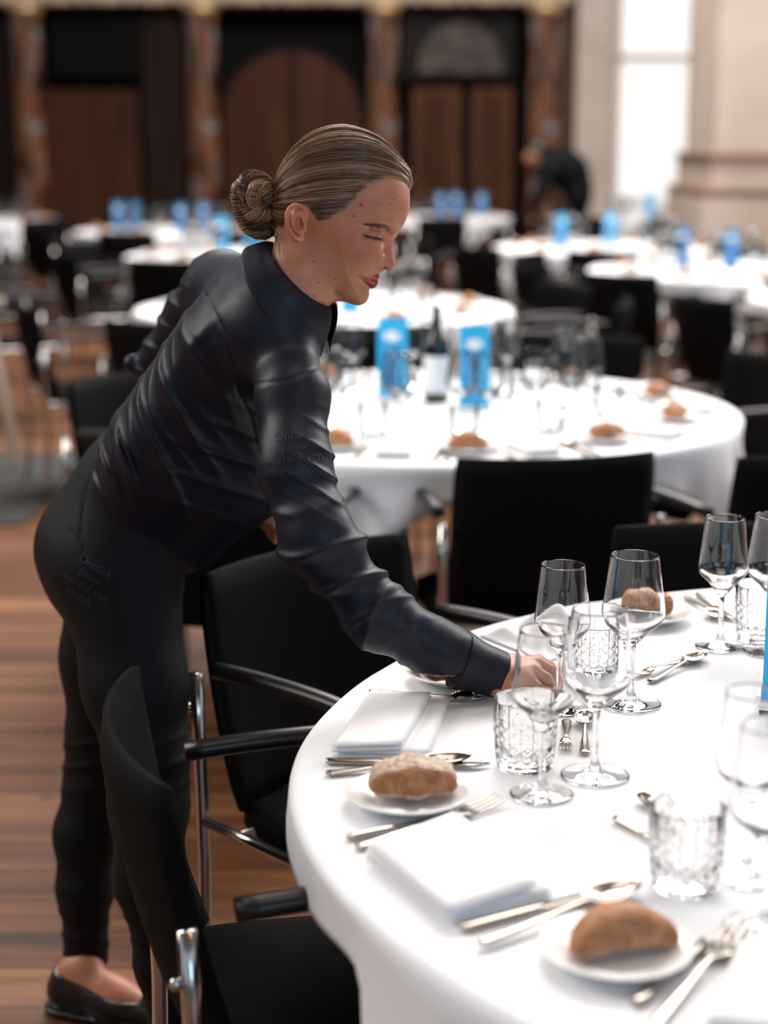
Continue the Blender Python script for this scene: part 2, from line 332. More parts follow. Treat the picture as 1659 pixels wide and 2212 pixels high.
# ---------------- chair
def make_chair():
    e = empty('conference_chair')
    # seat pad
    nx, ny = 12, 14; top = {}; vs = []; fs = []
    def seatz(u, v): return .455 - .018*math.sin(PI*(v+1)/2)*(1-u*u*.6) - (.05*max(0, v-.6)**1.6/.4**1.6)
    for s in (0, 1):
        for j in range(ny+1):
            v = -1+2*j/ny
            for i in range(nx+1):
                u = -1+2*i/nx; k = (1-.10*abs(u*v)**4)
                x = .228*u*k; y = .02+.235*v*k; z = seatz(u, v) - (.045 if s else 0)*(1-.0*u*u)
                if not s: z -= .018*max(abs(u), abs(v))**8
                vs.append((x, y, z))
    n = (nx+1)*(ny+1)
    for j in range(ny):
        for i in range(nx):
            a = j*(nx+1)+i; fs.append((a, a+1, a+nx+2, a+nx+1)); b = a+n; fs.append((b, b+nx+1, b+nx+2, b+1))
    per = [i for i in range(nx+1)]+[(nx+1)*j+nx for j in range(1, ny+1)]+[(nx+1)*ny+i for i in range(nx-1, -1, -1)]+[(nx+1)*j for j in range(ny-1, 0, -1)]
    for a, b in zip(per, per[1:]+per[:1]): fs.append((b, a, a+n, b+n))
    mesh_obj('seat', vs, fs, M['black'], e)
    # back: curved reclined slab with soft rim
    vs = []; fs = []; nx, nz = 14, 10
    def bpos(u, v, off):
        ku = 1-.03*abs(u)**6*abs(v)**6
        z = .44+.37*(v+1)/2; x = .232*u*ku
        y = -.225-.085*(z-.44)/.37+.05*(u*u)-.012*math.sin(PI*(v+1)/2)
        rim = (1-max(abs(u), abs(v))**10)
        return (x, y+off*(.35+.65*rim), z)
    for s in (.016, -.016):
        for j in range(nz+1):
            for i in range(nx+1): vs.append(bpos(-1+2*i/nx, -1+2*j/nz, s))
    n = (nx+1)*(nz+1)
    for j in range(nz):
        for i in range(nx):
            a = j*(nx+1)+i; fs.append((a, a+nx+1, a+nx+2, a+1)); b = a+n; fs.append((b, b+1, b+nx+2, b+nx+1))
    per = [i for i in range(nx+1)]+[(nx+1)*j+nx for j in range(1, nz+1)]+[(nx+1)*nz+i for i in range(nx-1, -1, -1)]+[(nx+1)*j for j in range(nz-1, 0, -1)]
    for a, b in zip(per, per[1:]+per[:1]): fs.append((a, b, b+n, a+n))
    mesh_obj('backrest', vs, fs, M['black'], e)
    for sx in (-1, 1):
        x = .252*sx
        lg = tube('rear_leg', [(x, -.262, 0), (x, -.238, .3), (x, -.248, .66)], .0115, M['chrome'], e, 10, 8)
        bm = bmesh.new(); r = bmesh.ops.create_uvsphere(bm, u_segments=8, v_segments=6, radius=.008); bmesh.ops.translate(bm, verts=r['verts'], vec=(x*1.02, -.262, .60)); bm_obj('bolt', bm, M['chrome'], lg)
        tube('front_leg', [(x, .20, 0), (x, .195, .56)], .0115, M['chrome'], e, 10, 3)
        tube('armrest', [(x, .195, .55), (x, .19, .62), (x, .155, .672), (x, .08, .686), (x, -.08, .684), (x*1.0, -.195, .676)], .0135, M['blacktube'], e, 10, 22, (1.25, 1))
        tube('seat_rail', [(x, -.24, .415), (x*.95, 0, .405), (x, .19, .415)], .009, M['chrome'], e, 8, 5)
    tube('crossbar', [(-.245, -.15, .41), (.245, -.15, .41)], .009, M['chrome'], e, 8)
    return e
CH0 = make_chair(); ch_used = [False]
def chair(x, y, fx, fy, label, group=None):
    c = CH0 if not ch_used[0] else copy_tree(CH0); ch_used[0] = True
    c.location = (x, y, 0); c.rotation_euler = (0, 0, math.atan2(fy, fx)-PI/2)
    for k in ('label', 'category', 'group'):
        if k in c: del c[k]
    tag(c, label, 'chair', group or 'black conference armchairs'); return c
# ---------------- tables
def make_table(cx, cy, R, th0, s, label, clabel, seed=0, near=False, steep=False):
    e = empty('round_table', (cx, cy, 0)); tag(e, label, 'table', 'round banquet tables')
    lathe('tabletop', [(0, .715), (R-.02, .715), (R-.004, .722), (R-.004, .738), (R-.02, .743), (0, .743)], M['brownwood'], e, 64)
    for k in range(4):
        a = PI/4+k*PI/2; r = R*.62
        tube('leg', [(r*math.cos(a), r*math.sin(a), .715), (r*1.02*math.cos(a), r*1.02*math.sin(a), 0)], .016, M['blacktube'], e, 8)
    rnd = random.Random(seed); nth = 288 if near else 160; ph = [rnd.uniform(0, 6.28) for _ in range(4)]
    rings = [(f, None) for f in (0, .4, .75, .95, .999)]
    vs = [(0, 0, .7495)]; fs = []; ids = []
    nd = 14 if near else 9
    for ri in range(1, 5+nd):
        row = []
        for k in range(nth):
            th = 2*PI*k/nth
            if ri < 5: r = R*rings[ri][0]; z = .7495
            else:
                d = (th-th0+PI/4) % (PI/2)-PI/4
                drop = s/math.cos(d)-R; drop = min(drop, s*1.38-R)
                if steep:
                    kk = max(0, min(1, (abs(math.degrees(d))-23)/9)); drop = .075+.47*kk*kk*(3-2*kk)
                q = ((ri-4)/nd)**1.7
                L = drop*q; cor = abs(d)/(PI/4)
                if L < .014: z = .7495-L*L/.028; r = R+L*.9
                else: z = .7495-.007-(L-.014); r = R+.0126
                fold = cor**1.6*min(1, L/.25)
                r += fold*max(0, min(1, (L-.03)/.1))*(.050*math.cos(th*22+ph[0])+.028*math.cos(th*37+ph[1])) + .006*math.sin(th*9+ph[2])*min(1, L/.06) + .004*fold
                z += -.004*math.sin(th*13+ph[3])*q
            row.append(len(vs)); vs.append((r*math.cos(th), r*math.sin(th), z))
        ids.append(row)
    for k in range(nth): fs.append((0, ids[0][k], ids[0][(k+1) % nth]))
    for a, b in zip(ids[:-1], ids[1:]):
        for k in range(nth): fs.append((a[k], b[k], b[(k+1) % nth], a[(k+1) % nth]))
    o = mesh_obj('tablecloth', vs, fs, M['cloth']); o.location = (cx, cy, 0)
    md = o.modifiers.new('thick', 'SOLIDIFY'); md.thickness = .0012; md.offset = 1
    tag(o, clabel, 'tablecloth', 'white tablecloths'); return e
# ---------------- glassware
def bowlprof(h, rr, rb, rf):
    # outer then inner, stem glass
    hb = h*.56; zb = h-hb
    o = [(0, .0005), (rf*.9, .0005), (rf, .0015), (rf*.98, .0028), (rf*.6, .0042), (rf*.25, .0075), (.0075, .012), (.0045, .022), (.0038, h*.22), (.0038, zb-.018), (.0055, zb-.007), (.012, zb+.001), (rb*.55, zb+.013), (rb*.86, zb+.024), (rb, zb+hb*.31), (rb*.975, zb+hb*.45), (rr+(rb-rr)*.40, zb+hb*.75), (rr, h-.0006), (rr-.0006, h)]
    i = [(rr-.0010, h-.0006), (rr+(rb-rr)*.40-.0009, zb+hb*.75), (rb*.975-.0009, zb+hb*.45), (rb-.0010, zb+hb*.31), (rb*.86-.0011, zb+.0255), (rb*.55-.001, zb+.0155), (.011, zb+.006), (0, zb+.003)]
    return o+i
def smprof(p, n=70):
    q = smooth_path([(a, 0, b) for a, b in p], n); return [(max(0, v.x), v.z) for v in q]
def make_wine(h, rr, rb, rf, seg=56, m='glass'):
    pr = bowlprof(h, rr, rb, rf); pr = smprof(pr, 110 if seg > 40 else 46); pr[0] = (0, pr[0][1]); pr[-1] = (0, pr[-1][1])
    e = empty('wine_glass'); 
    o = lathe('glass_body', pr, M[m], e, seg); return e
def cut(a, z, r):
    if r < .030: return 0
    zz = (z-.012)/.055
    if zz < 0 or zz > 1: return 0
    n = 14; u = a/(2*PI)*n; v = zz*4.4
    d1 = abs(((u+v) % 1)-.5)*2; d2 = abs(((u-v) % 1)-.5)*2
    g = max(0, 1-d1*4.5)+max(0, 1-d2*4.5)
    uu = ((u+v) % 1)-.5; vv = ((u-v) % 1)-.5
    s = max(0, .32-abs(uu)-abs(vv))*1.0*abs(math.sin(6*math.atan2(uu, vv+1e-6)))
    return -.0015*min(1.4, g)-.0026*s + .0007
def make_tumbler(h=.086, r=.0385, seg=288, m='glass'):
    e = empty('cut_glass_tumbler')
    p = [(0, .0015), (r*.7, .001), (r*.84, .0)]+[(r*.86+(r-r*.86)*min(1, t*1.4)**.7, .002+t*(h-.004)) for t in np.linspace(0, 1, 64)]+[(r, h-.001), (r-.0012, h)]
    inn = [(r-.0024, h-.002), (r-.0030, h*.5), (r*.86-.0038, .017), (r*.7, .0135), (0, .0125)]
    lathe('glass_body', p+inn, M[m], e, seg, disp=(lambda a, z, rr: cut(a, z, rr) if rr > r*.85 and z < h*.86 else 0) if seg > 60 else None)
    return e
# ---------------- plate, bread, napkin, cutlery, menu
def make_plate(r=.07):
    e = empty('side_plate')
    lathe('plate_body', [(0, .004), (r*.55, .004), (r*.6, .0045), (r*.72, .008), (r*.98, .0145), (r, .0155), (r*.995, .017), (r*.97, .017), (r*.7, .0105), (r*.58, .0075), (0, .0068)][::-1] + [(r*.5, 0), (r*.55, 0)][:0], M['porcelain'], e, 64)
    lathe('foot_ring', [(r*.5, .0045), (r*.5, 0), (r*.55, 0), (r*.56, .0045)], M['porcelain'], e, 48); return e
def make_bread(L=.105, W=.058, H=.048, style=0, seed=0):
    bm = bmesh.new(); bmesh.ops.create_icosphere(bm, subdivisions=5, radius=1); rnd = random.Random(seed); ph = [rnd.uniform(0, 6) for _ in range(6)]
    crust = []
    for v in bm.verts:
        x, y, z = v.co; n = abs(x)
        w = (1-.12*x*x); sx = x*(1+.0*z)
        p = Vector((math.copysign(abs(x)**.82, x)*L/2, math.copysign(abs(y)**.85, y)*W/2*w, 0))
        zz = z if z > 0 else z*.55
        p.z = (zz*.62 if z > 0 else zz*.5)*H+H*.27
        p *= 1
        if style == 1: # kidney
            p.y -= .015*(x*x)-.006; p.z += .003*math.cos(4*x)
        if style == 0 and z > -.2 and y < .35 and y > -.75: # cut lengthwise
            g = math.exp(-((y+.2)/.33)**2)*(1-abs(x)**6); p.z -= .0045*g; p.y += 0
        bs = .35 if style == 1 else 1
        b = bs*(.0012*math.sin(31*x+ph[0])*math.cos(23*y+ph[1])+.0010*math.sin(47*z+17*x+ph[2])+.0018*math.sin(9*x+ph[3]))
        p += v.co.normalized()*b
        if style == 0:
            c = 1.0 if (z > .42 and y > .18) or y > .3 else 0.0
            an = math.atan2(z, -y); e_ = math.exp(-((an-.35)/.62)**4)*(1-abs(x)**9); c = max(0, min(1, 1.1-1.5*e_))
        elif style == 1: c = .05+.55*max(0, -z+.25)
        else: c = .25+.2*math.sin(5*x+ph[4])
        v.co = p; crust.append(c)
    zmin = min(v.co.z for v in bm.verts)
    for v in bm.verts: v.co.z -= zmin
    o = bm_obj('bread_roll', bm, M['bread'])
    at = o.data.attributes.new('crust', 'FLOAT', 'POINT'); at.data.foreach_set('value', crust); return o
def slab_napkin(poly, z, h, name='napkin', layers=2, roll=None):
    """folded napkin: stacked soft sheets, each poly is [4 world xy corners]"""
    bm = bmesh.new(); n = 14
    c = sum((Vector((p.x, p.y, 0)) for p in poly), Vector())/4
    for l in range(layers):
        z0 = z+h*l/layers; z1 = z+h*(l+1)/layers-.0006; sh = l*.008
        grid = {}
        for s in (0, 1):
            for j in range(n+1):
                for i in range(n+1):
                    u, v = i/n, j/n
                    p = (poly[0]*(1-u)+poly[1]*u)*(1-v)+(poly[3]*(1-u)+poly[2]*u)*v
                    q = Vector((p.x, p.y, 0)); q += (c-q)*(sh*1.6)
                    e_ = min(u, 1-u, v, 1-v); rd = min(1, e_/.06)
                    zz = (z1 if s else z0)
                    mid = (z0+z1)/2; zz = mid+(zz-mid)*(.35+.65*math.sqrt(rd)) + .0012*math.sin(7*u+l)*math.sin(5*v+2*l)*rd
                    grid[s, j, i] = bm.verts.new((q.x, q.y, max(zz, z)))
        for j in range(n):
            for i in range(n):
                bm.faces.new((grid[0, j, i], grid[0, j+1, i], grid[0, j+1, i+1], grid[0, j, i+1])); bm.faces.new((grid[1, j, i], grid[1, j, i+1], grid[1, j+1, i+1], grid[1, j+1, i]))
        for i in range(n):
            for a, b in (((0, i), (0, i+1)), ((n, i+1), (n, i)), ((i+1, 0), (i, 0)), ((i, n), (i+1, n))):
                bm.faces.new((grid[0, a[0], a[1]], grid[0, b[0], b[1]], grid[1, b[0], b[1]], grid[1, a[0], a[1]]))
    return bm_obj(name, bm, M['napkin'])
def make_cutlery(kind, L=.2):
    """along +X from handle end (0) to tip (L); lies with z>=0"""
    bm = bmesh.new(); s = L/.2
    if kind == 'knife':
        tube_bm(bm, [(0, 0, .0045), (.003*s, 0, .0045), (.05*s, 0, .0045), (.085*s, 0, .0045), (.092*s, 0, .0045)], [.003, .0062, .0055, .0045, .003], 10, 14, (1, .6))
        # blade
        n = 12; T = []
        for i in range(n+1):
            t = i/n; x = (.09+.11*t)*s; w = .0085*(1-max(0, (t-.72)/.28)**2.2)*s; T.append((x, w))
        up = [bm.verts.new((x, .004*s, .0058)) for x, w in T]; lo = [bm.verts.new((x, .004*s-2*w*.95, .0042)) for x, w in T]; ub = [bm.verts.new((x, .004*s, .0036)) for x, w in T]
        for i in range(n): bm.faces.new((up[i], up[i+1], lo[i+1], lo[i])); bm.faces.new((ub[i+1], ub[i], lo[i], lo[i+1])); bm.faces.new((up[i+1], up[i], ub[i], ub[i+1]))
        return bm_obj('table_knife', bm, M['steel'])
    hx = .125 if kind == 'spoon' else .115
    tube_bm(bm, [(0, 0, .004), (.004*s, 0, .004), (.04*s, 0, .0045), (.085*s, 0, .007), (hx*s, 0, .009), ((hx+.012)*s, 0, .0075)], [.0035, .0072, .006, .0032, .0027, .0035], 10, 20, (1, .42))
    if kind == 'spoon':
        n, m_ = 14, 12; x0 = hx+.004; a = (.2-x0)/2
        g = []
        for sd in (0, 1):
            row = [bm.verts.new(((x0+a)*s, 0, (.0012 if not sd else .002)))]
            rr = []
            for j in range(1, n+1):
                rho = j/n; ring = []
                for k in range(24):
                    t = 2*PI*k/24; xx = math.cos(t)*rho; yy = math.sin(t)*rho
                    ww = .0195*(1-.18*xx)
                    z = .0012+.0085*rho**2.4+(.0008 if sd else 0)
                    ring.append(bm.verts.new(((x0+a+a*xx)*s, ww*yy*s, z)))
                rr.append(ring)
            g.append((row[0], rr))
        for c, rr in g:
            for k in range(24): bm.faces.new((c, rr[0][k], rr[0][(k+1) % 24]))
            for A, B in zip(rr[:-1], rr[1:]):
                for k in range(24): bm.faces.new((A[k], B[k], B[(k+1) % 24], A[(k+1) % 24]))
        for k in range(24): bm.faces.new((g[0][1][-1][k], g[1][1][-1][k], g[1][1][-1][(k+1) % 24], g[0][1][-1][(k+1) % 24]))
        return bm_obj('spoon', bm, M['steel'])
    # fork head
    n = 8; T = [(.122, .003), (.13, .009), (.138, .0118), (.15, .0125)]
    def zc(x): t = (x-.12)/.08; return .0085-.006*math.sin(min(1, t*1.15)*PI*.75)+.004*t*t
    u = []; d = []
    for x, w_ in T:
        u.append([bm.verts.new((x*s, y*w_*s, zc(x)+.0009)) for y in (-1, -.33, .33, 1)]); d.append([bm.verts.new((x*s, y*w_*s, zc(x)-.0009)) for y in (-1, -.33, .33, 1)])
    for q, fl in ((u, 0), (d, 1)):
        for A, B in zip(q[:-1], q[1:]):
            for k in range(3): bm.faces.new((A[k], B[k], B[k+1], A[k+1]) if not fl else (A[k], A[k+1], B[k+1], B[k]))
    for k in range(3): bm.faces.new((u[0][k], u[0][k+1], d[0][k+1], d[0][k])); bm.faces.new((u[-1][k+1], u[-1][k], d[-1][k], d[-1][k+1]))
    for i in range(len(T)-1): bm.faces.new((u[i][0], d[i][0], d[i+1][0], u[i+1][0])); bm.faces.new((u[i+1][3], d[i+1][3], d[i][3], u[i][3]))
    for k in range(4):
        y = (-.0106+k*.00707)
        tube_bm(bm, [((x)*s, y*s*(1-.06*(x-.15)/.05), zc(x)) for x in (.148, .16, .175, .19, .2)], [.0019, .0019, .0017, .0014, .0007], 6, None, (1, .6))
    return bm_obj('fork', bm, M['steel'])
def lay(kind, pa, pb, label, z=.7512, group='polished steel cutlery on the near table', L=None, name=None, tilt=0):
    a = PZ(*pa, z); b = PZ(*pb, z); l = (b-a).length
    o = make_cutlery(kind, L or l); o.location = a; d = b-a; o.rotation_euler = (0, tilt, math.atan2(d.y, d.x))
    if name: o.name = name
    tag(o, label, 'cutlery' if not kind else kind, group); return o
def make_menu(h=.235, w=.088, dark=False):
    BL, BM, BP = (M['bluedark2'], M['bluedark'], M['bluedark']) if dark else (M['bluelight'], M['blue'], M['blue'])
    e = empty('menu_card')
    def pnl(name, a, b, z0, z1, m, off=.0, th=.0012, parent=e):
        a = Vector(a); b = Vector(b); d = (b-a).normalized(); nrm = Vector((d.y, -d.x, 0))
        bm = bmesh.new(); R_ = Matrix(((d.x, -nrm.x, 0), (d.y, -nrm.y, 0), (0, 0, 1)))
        c = (a+b)/2+nrm*off; bbox(bm, (c.x, c.y, (z0+z1)/2), ((b-a).length, th, z1-z0), R_); return bm_obj(name, bm, m, parent, smooth=False)
    A, B, C = (-w/2, 0, 0), (w/2, 0, 0), (w/2-.012, .05, 0)
    p = pnl('front_panel', A, B, .006, h, BL)
    pnl('rear_panel', C, A, .006, h, BM); pnl('side_panel', B, C, .006, h*.985, BL)
    pnl('printed_field', (-w*.40, 0, 0), (w*.30, 0, 0), .03, h*.70, BP, .0014, .0008, p)
    bm = bmesh.new(); r = bmesh.ops.create_circle(bm, segments=24, radius=1, cap_ends=True); bmesh.ops.transform(bm, matrix=Matrix.Translation((-.002, -.0022, h*.78)) @ Matrix.Diagonal((w*.28, 1, h*.065, 1)) @ Matrix.Rotation(PI/2, 4, 'X'), verts=r['verts'])
    bm_obj('white_emblem', bm, M['white'], p, smooth=False)
    bm = bmesh.new()
    for k in range(9): bbox(bm, (-.004+(k % 3)*.002, -.0022, h*(.62-.055*k)), (w*(.42+.1*((k*7) % 3)), .0004, .0022))
    bm_obj('text_lines', bm, mat('pale_blue_print', (.35, .62, .9), .5) if 'pb' not in M else M['pb'], p, smooth=False)
    box('holder_foot', (-w/2-.004, -.028, 0), (w/2+.004, .06, .005), M['thinglass'], e, .001); return e
# ---------------- near table
TZ = .7512
T1c, T1R = (.79, 1.93), .887
make_table(T1c[0], T1c[1], T1R, math.radians(181), .955, 'round banquet table under the near white cloth, front right', 'white tablecloth hanging in a point over the near round table', 1, True, True)
WG_S = make_wine(.196, .0290, .0365, .036); WG_L = make_wine(.204, .0320, .0415, .040); TUM = make_tumbler()
used = set()
def put(proto, pos, label, cat, group, rz=0):
    o = proto if id(proto) not in used else copy_tree(proto); used.add(id(proto))
    for k in ('label', 'category', 'group'):
        if k in o: del o[k]
    o.location = pos; o.rotation_euler = (0, 0, rz); tag(o, label, cat, group); return o
G1 = 'stemmed wine glasses on the near table'; G2 = 'cut glass tumblers on the near table'
put(WG_S, PZ(1210, 1532, TZ), 'small stemmed wine glass whose foot the waitress is holding', 'wine glass', G1)
put(WG_L, PZ(1362, 1522, TZ), 'large stemmed wine glass with the far bread roll seen through its bowl', 'wine glass', G1)
put(WG_L, PZ(1285, 1677, TZ), 'large stemmed wine glass in the middle of the near table, beside the dessert spoon', 'wine glass', G1)
put(WG_S, PZ(1170, 1717, TZ), 'small stemmed wine glass in front of the waitress hand, standing before the tumbler', 'wine glass', G1)
put(WG_S, PZ(1555, 1398, TZ), 'small stemmed wine glass standing alone against black chairs at the right', 'wine glass', G1)
put(WG_L, PZ(1665, 1408, TZ), 'wine glass behind the blue menu, cut by the right edge', 'wine glass', G1)
put(WG_L, PZ(1655, 2010, TZ), 'nearest wine glass, strongly blurred at the right edge, by the fork tines', 'wine glass', G1)
put(WG_S, PZ(1612, 1893, TZ), 'blurred wine glass just right of the nearest tumbler', 'wine glass', G1)
put(TUM, PZ(1133, 1655, TZ), 'cut glass tumbler right of the floured bread roll', 'tumbler', G2)
put(TUM, PZ(1285, 1470, TZ), 'cut glass tumbler seen behind the middle wine glass', 'tumbler', G2, .7)
put(TUM, PZ(1480, 1912, TZ), 'nearest cut glass tumbler, above the smooth brown bread roll', 'tumbler', G2, 1.2)
put(TUM, PZ(1640, 1380, TZ), 'cut glass tumbler beside the blue menu at the right edge', 'tumbler', G2, .3)
PL = make_plate(); pg = 'white side plates on the near table'; bg_ = 'bread rolls on the near table'
p1 = PZ(880, 1716, TZ+.012); p2 = PZ(1332, 2048, TZ+.012); p3 = PZ(985, 1452, TZ+.012); p4 = PZ(1400, 1324, TZ+.012)
for p in (p1, p2, p3, p4): p.z = TZ
put(PL, p1, 'white side plate under the floured bread roll', 'plate', pg)
put(PL, p2, 'nearest white side plate, under the smooth curved bread roll', 'plate', pg)
put(PL, p3, 'white side plate half hidden under the waitress cuff', 'plate', pg)
put(PL, p4, 'white side plate at the far edge of the near table', 'plate', pg)
def put_bread(o, pos, rz, label, group, rx=0):
    o.location = pos+Vector((0, 0, .0078)); o.rotation_euler = (rx, 0, rz); tag(o, label, 'bread roll', group)
B1 = make_bread(.104, .062, .050, 0, 1); put_bread(B1, p1+Vector((.006, .004, 0)), .10, 'floured bread roll split to show a dark brown crust, on the left plate', bg_)
B2 = make_bread(.108, .056, .044, 1, 2); put_bread(B2, p2+Vector((.004, .004, 0)), .30, 'smooth brown curved bread roll on the nearest plate', bg_)
B3 = make_bread(.10, .058, .044, 2, 3); put_bread(B3, p3+Vector((-.012, 0, 0)), .1, 'pale bread roll peeking out below the waitress sleeve', bg_)
B4 = make_bread(.088, .058, .044, 2, 4); put_bread(B4, p4+Vector((-.004, 0, 0)), -.3, 'pale bread roll on the far plate, seen through a wine glass', bg_)
def sh(p): return Vector((p.x, p.y, 0))
ng = 'folded white napkins on the near table'
o = slab_napkin([sh(PZ(718, 1640, TZ)), sh(PZ(925, 1645, TZ)), sh(PZ(972, 1518, TZ)), sh(PZ(795, 1508, TZ))], TZ+.0005, .012, layers=2)
o2 = slab_napkin([sh(PZ(716, 1624, TZ+.014)), sh(PZ(866, 1619, TZ+.014)), sh(PZ(932, 1505, TZ+.014)), sh(PZ(800, 1503, TZ+.014))], TZ+.0125, .011, name='folded_top', layers=2)
o2.parent = o; tag(o, 'folded white napkin at the left rim, above the knife and spoon', 'napkin', ng)
o = slab_napkin([sh(PZ(789, 1846, TZ)), sh(PZ(978, 2000, TZ)), sh(PZ(1196, 1944, TZ)), sh(PZ(984, 1766, TZ))], TZ+.0005, .012, layers=2)
o2 = slab_napkin([sh(PZ(795, 1838, TZ+.012)), sh(PZ(972, 1984, TZ+.012)), sh(PZ(1160, 1921, TZ+.012)), sh(PZ(978, 1768, TZ+.012))], TZ+.0130, .011, name='folded_top', layers=1)
o2.parent = o; tag(o, 'large folded white napkin lying over a fork, in the foreground', 'napkin', ng)
o = slab_napkin([sh(PZ(1596, 2052, TZ)), sh(PZ(1520, 2230, TZ)), sh(PZ(1800, 2260, TZ)), sh(PZ(1760, 2010, TZ))], TZ+.0005, .012)
tag(o, 'white napkin at the bottom right corner beside the fork', 'napkin', ng)
# crumpled napkin behind the hand
bm = bmesh.new(); n = 26; gr = {}
c4 = [sh(PZ(1036, 1376, TZ)), sh(PZ(1180, 1432, TZ)), sh(PZ(1290, 1392, TZ)), sh(PZ(1180, 1342, TZ))]
for s in (0, 1):
    for j in range(n+1):
        for i in range(n+1):
            u, v = i/n, j/n; q = (c4[0]*(1-u)+c4[1]*u)*(1-v)+(c4[3]*(1-u)+c4[2]*u)*v
            e_ = min(u, 1-u, v, 1-v); k = min(1, e_/.2)
            z = .034*math.exp(-((u-.42)/.32)**2-((v-.78)/.26)**2)+.006*math.sin(9*u+3*v)*k+.005*math.sin(14*v-5*u)*k+.010*k
            gr[s, j, i] = bm.verts.new((q.x, q.y, TZ+.001+(max(.0015, z) if s else 0)))
for j in range(n):
    for i in range(n):
        bm.faces.new((gr[0, j, i], gr[0, j+1, i], gr[0, j+1, i+1], gr[0, j, i+1])); bm.faces.new((gr[1, j, i], gr[1, j, i+1], gr[1, j+1, i+1], gr[1, j+1, i]))
for i in range(n):
    for a, b in (((0, i), (0, i+1)), ((n, i+1), (n, i)), ((i+1, 0), (i, 0)), ((i, n), (i+1, n))): bm.faces.new((gr[0, a[0], a[1]], gr[0, b[0], b[1]], gr[1, b[0], b[1]], gr[1, a[0], a[1]]))
tag(bm_obj('napkin', bm, M['napkin']), 'rumpled white napkin at the rim behind the waitress hand', 'napkin', ng)
lay('knife', (707, 1651), (1058, 1659), 'table knife between the left napkin and the floured roll')
lay('spoon', (706, 1677), (1019, 1647), 'tablespoon half hidden behind the floured bread roll')
lay('knife', (1001, 2014), (1296, 1934), 'table knife in the foreground, under the bowl of a spoon', L=.205)
lay('spoon', (1036, 2046), (1381, 1921), 'tablespoon in the foreground reflecting warm lamps', z=TZ+.003)
lay('fork', (772, 1838), (1085, 1734), 'fork with its tines poking out from under the large napkin')
lay('knife', (752, 1816), (968, 1770), 'butter knife handle left of the large napkin, beside the fork')
lay('knife', (1376, 2176), (1526, 2034), 'butter knife between the nearest plate and the big fork')
lay('fork', (1395, 2240), (1615, 1998), 'large blurred fork in the bottom right, tines catching warm light')
lay('fork', (1224, 1563), (1221, 1632), 'small dessert fork pointing at the camera beside the central tumbler')
lay('spoon', (1263, 1634), (1264, 1548), 'small dessert spoon behind the stem of the middle wine glass')
lay('knife', (1331, 1775), (1470, 1852), 'dessert knife handle running behind the nearest tumbler')
lay('spoon', (1500, 1800), (1378, 1728), 'teaspoon with its bowl behind the rim of the nearest tumbler')
lay('spoon', (1404, 1477), (1521, 1421), 'dessert spoon right of the large wine glass, bowl up')
lay('fork', (1482, 1431), (1366, 1466), 'dessert fork lying left of the bright dessert spoon')
lay('spoon', (1482, 1294), (1556, 1346), 'spoon at the far right place, next to the far plate')
lay('knife', (1507, 1289), (1590, 1347), 'knife at the far right place, behind the single wine glass')
lay('knife', (799, 1502), (1046, 1515), 'knife running from the left napkin under the waitress cuff')
lay('spoon', (1128, 1478), (972, 1524), 'spoon lying just below the waitress cuff')
for k in ('pb',): M[k] = mat('pale_blue_print', (.35, .62, .9), .5)
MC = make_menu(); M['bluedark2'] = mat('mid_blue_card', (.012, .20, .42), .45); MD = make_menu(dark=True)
mp = PZ(1719, 1532, TZ)
put(MC, mp, 'tall blue menu card in a clear holder at the right edge of the near table', 'menu card', 'blue menu cards', math.radians(-8))
# ---------------- generic place setting objects for the other tables
WG_B = make_wine(.204, .031, .041, .040, 28, 'thinglass'); TUM_B = make_tumbler(.088, .038, 48, 'thinglass')
SP_B = make_cutlery('spoon', .2); FK_B = make_cutlery('fork', .2); KN_B = make_cutlery('knife', .2)
BR_B = [make_bread(.10, .06, .045, 1, 11), make_bread(.098, .06, .043, 2, 12)]
NP_B = slab_napkin([Vector((-.045, -.08, 0)), Vector((.045, -.08, 0)), Vector((.045, .08, 0)), Vector((-.045, .08, 0))], 0, .022)
def inframe(p, m=60):
    x, y, z = proj(p); return z > .3 and -m < x < 1659+m and -m < y < 2212+m
def cp(proto, pos, rz, label, cat, group, rx=0):
    if not inframe(pos): return None
    o = proto if id(proto) not in used else copy_tree(proto); used.add(id(proto))
    for k in ('label', 'category', 'group'):
        if k in o: del o[k]
    o.location = pos; o.rotation_euler = (rx, 0, rz); tag(o, label, cat, group); return o
def polar(c, r, a, z=TZ): return Vector((c[0]+r*math.cos(a), c[1]+r*math.sin(a), z))
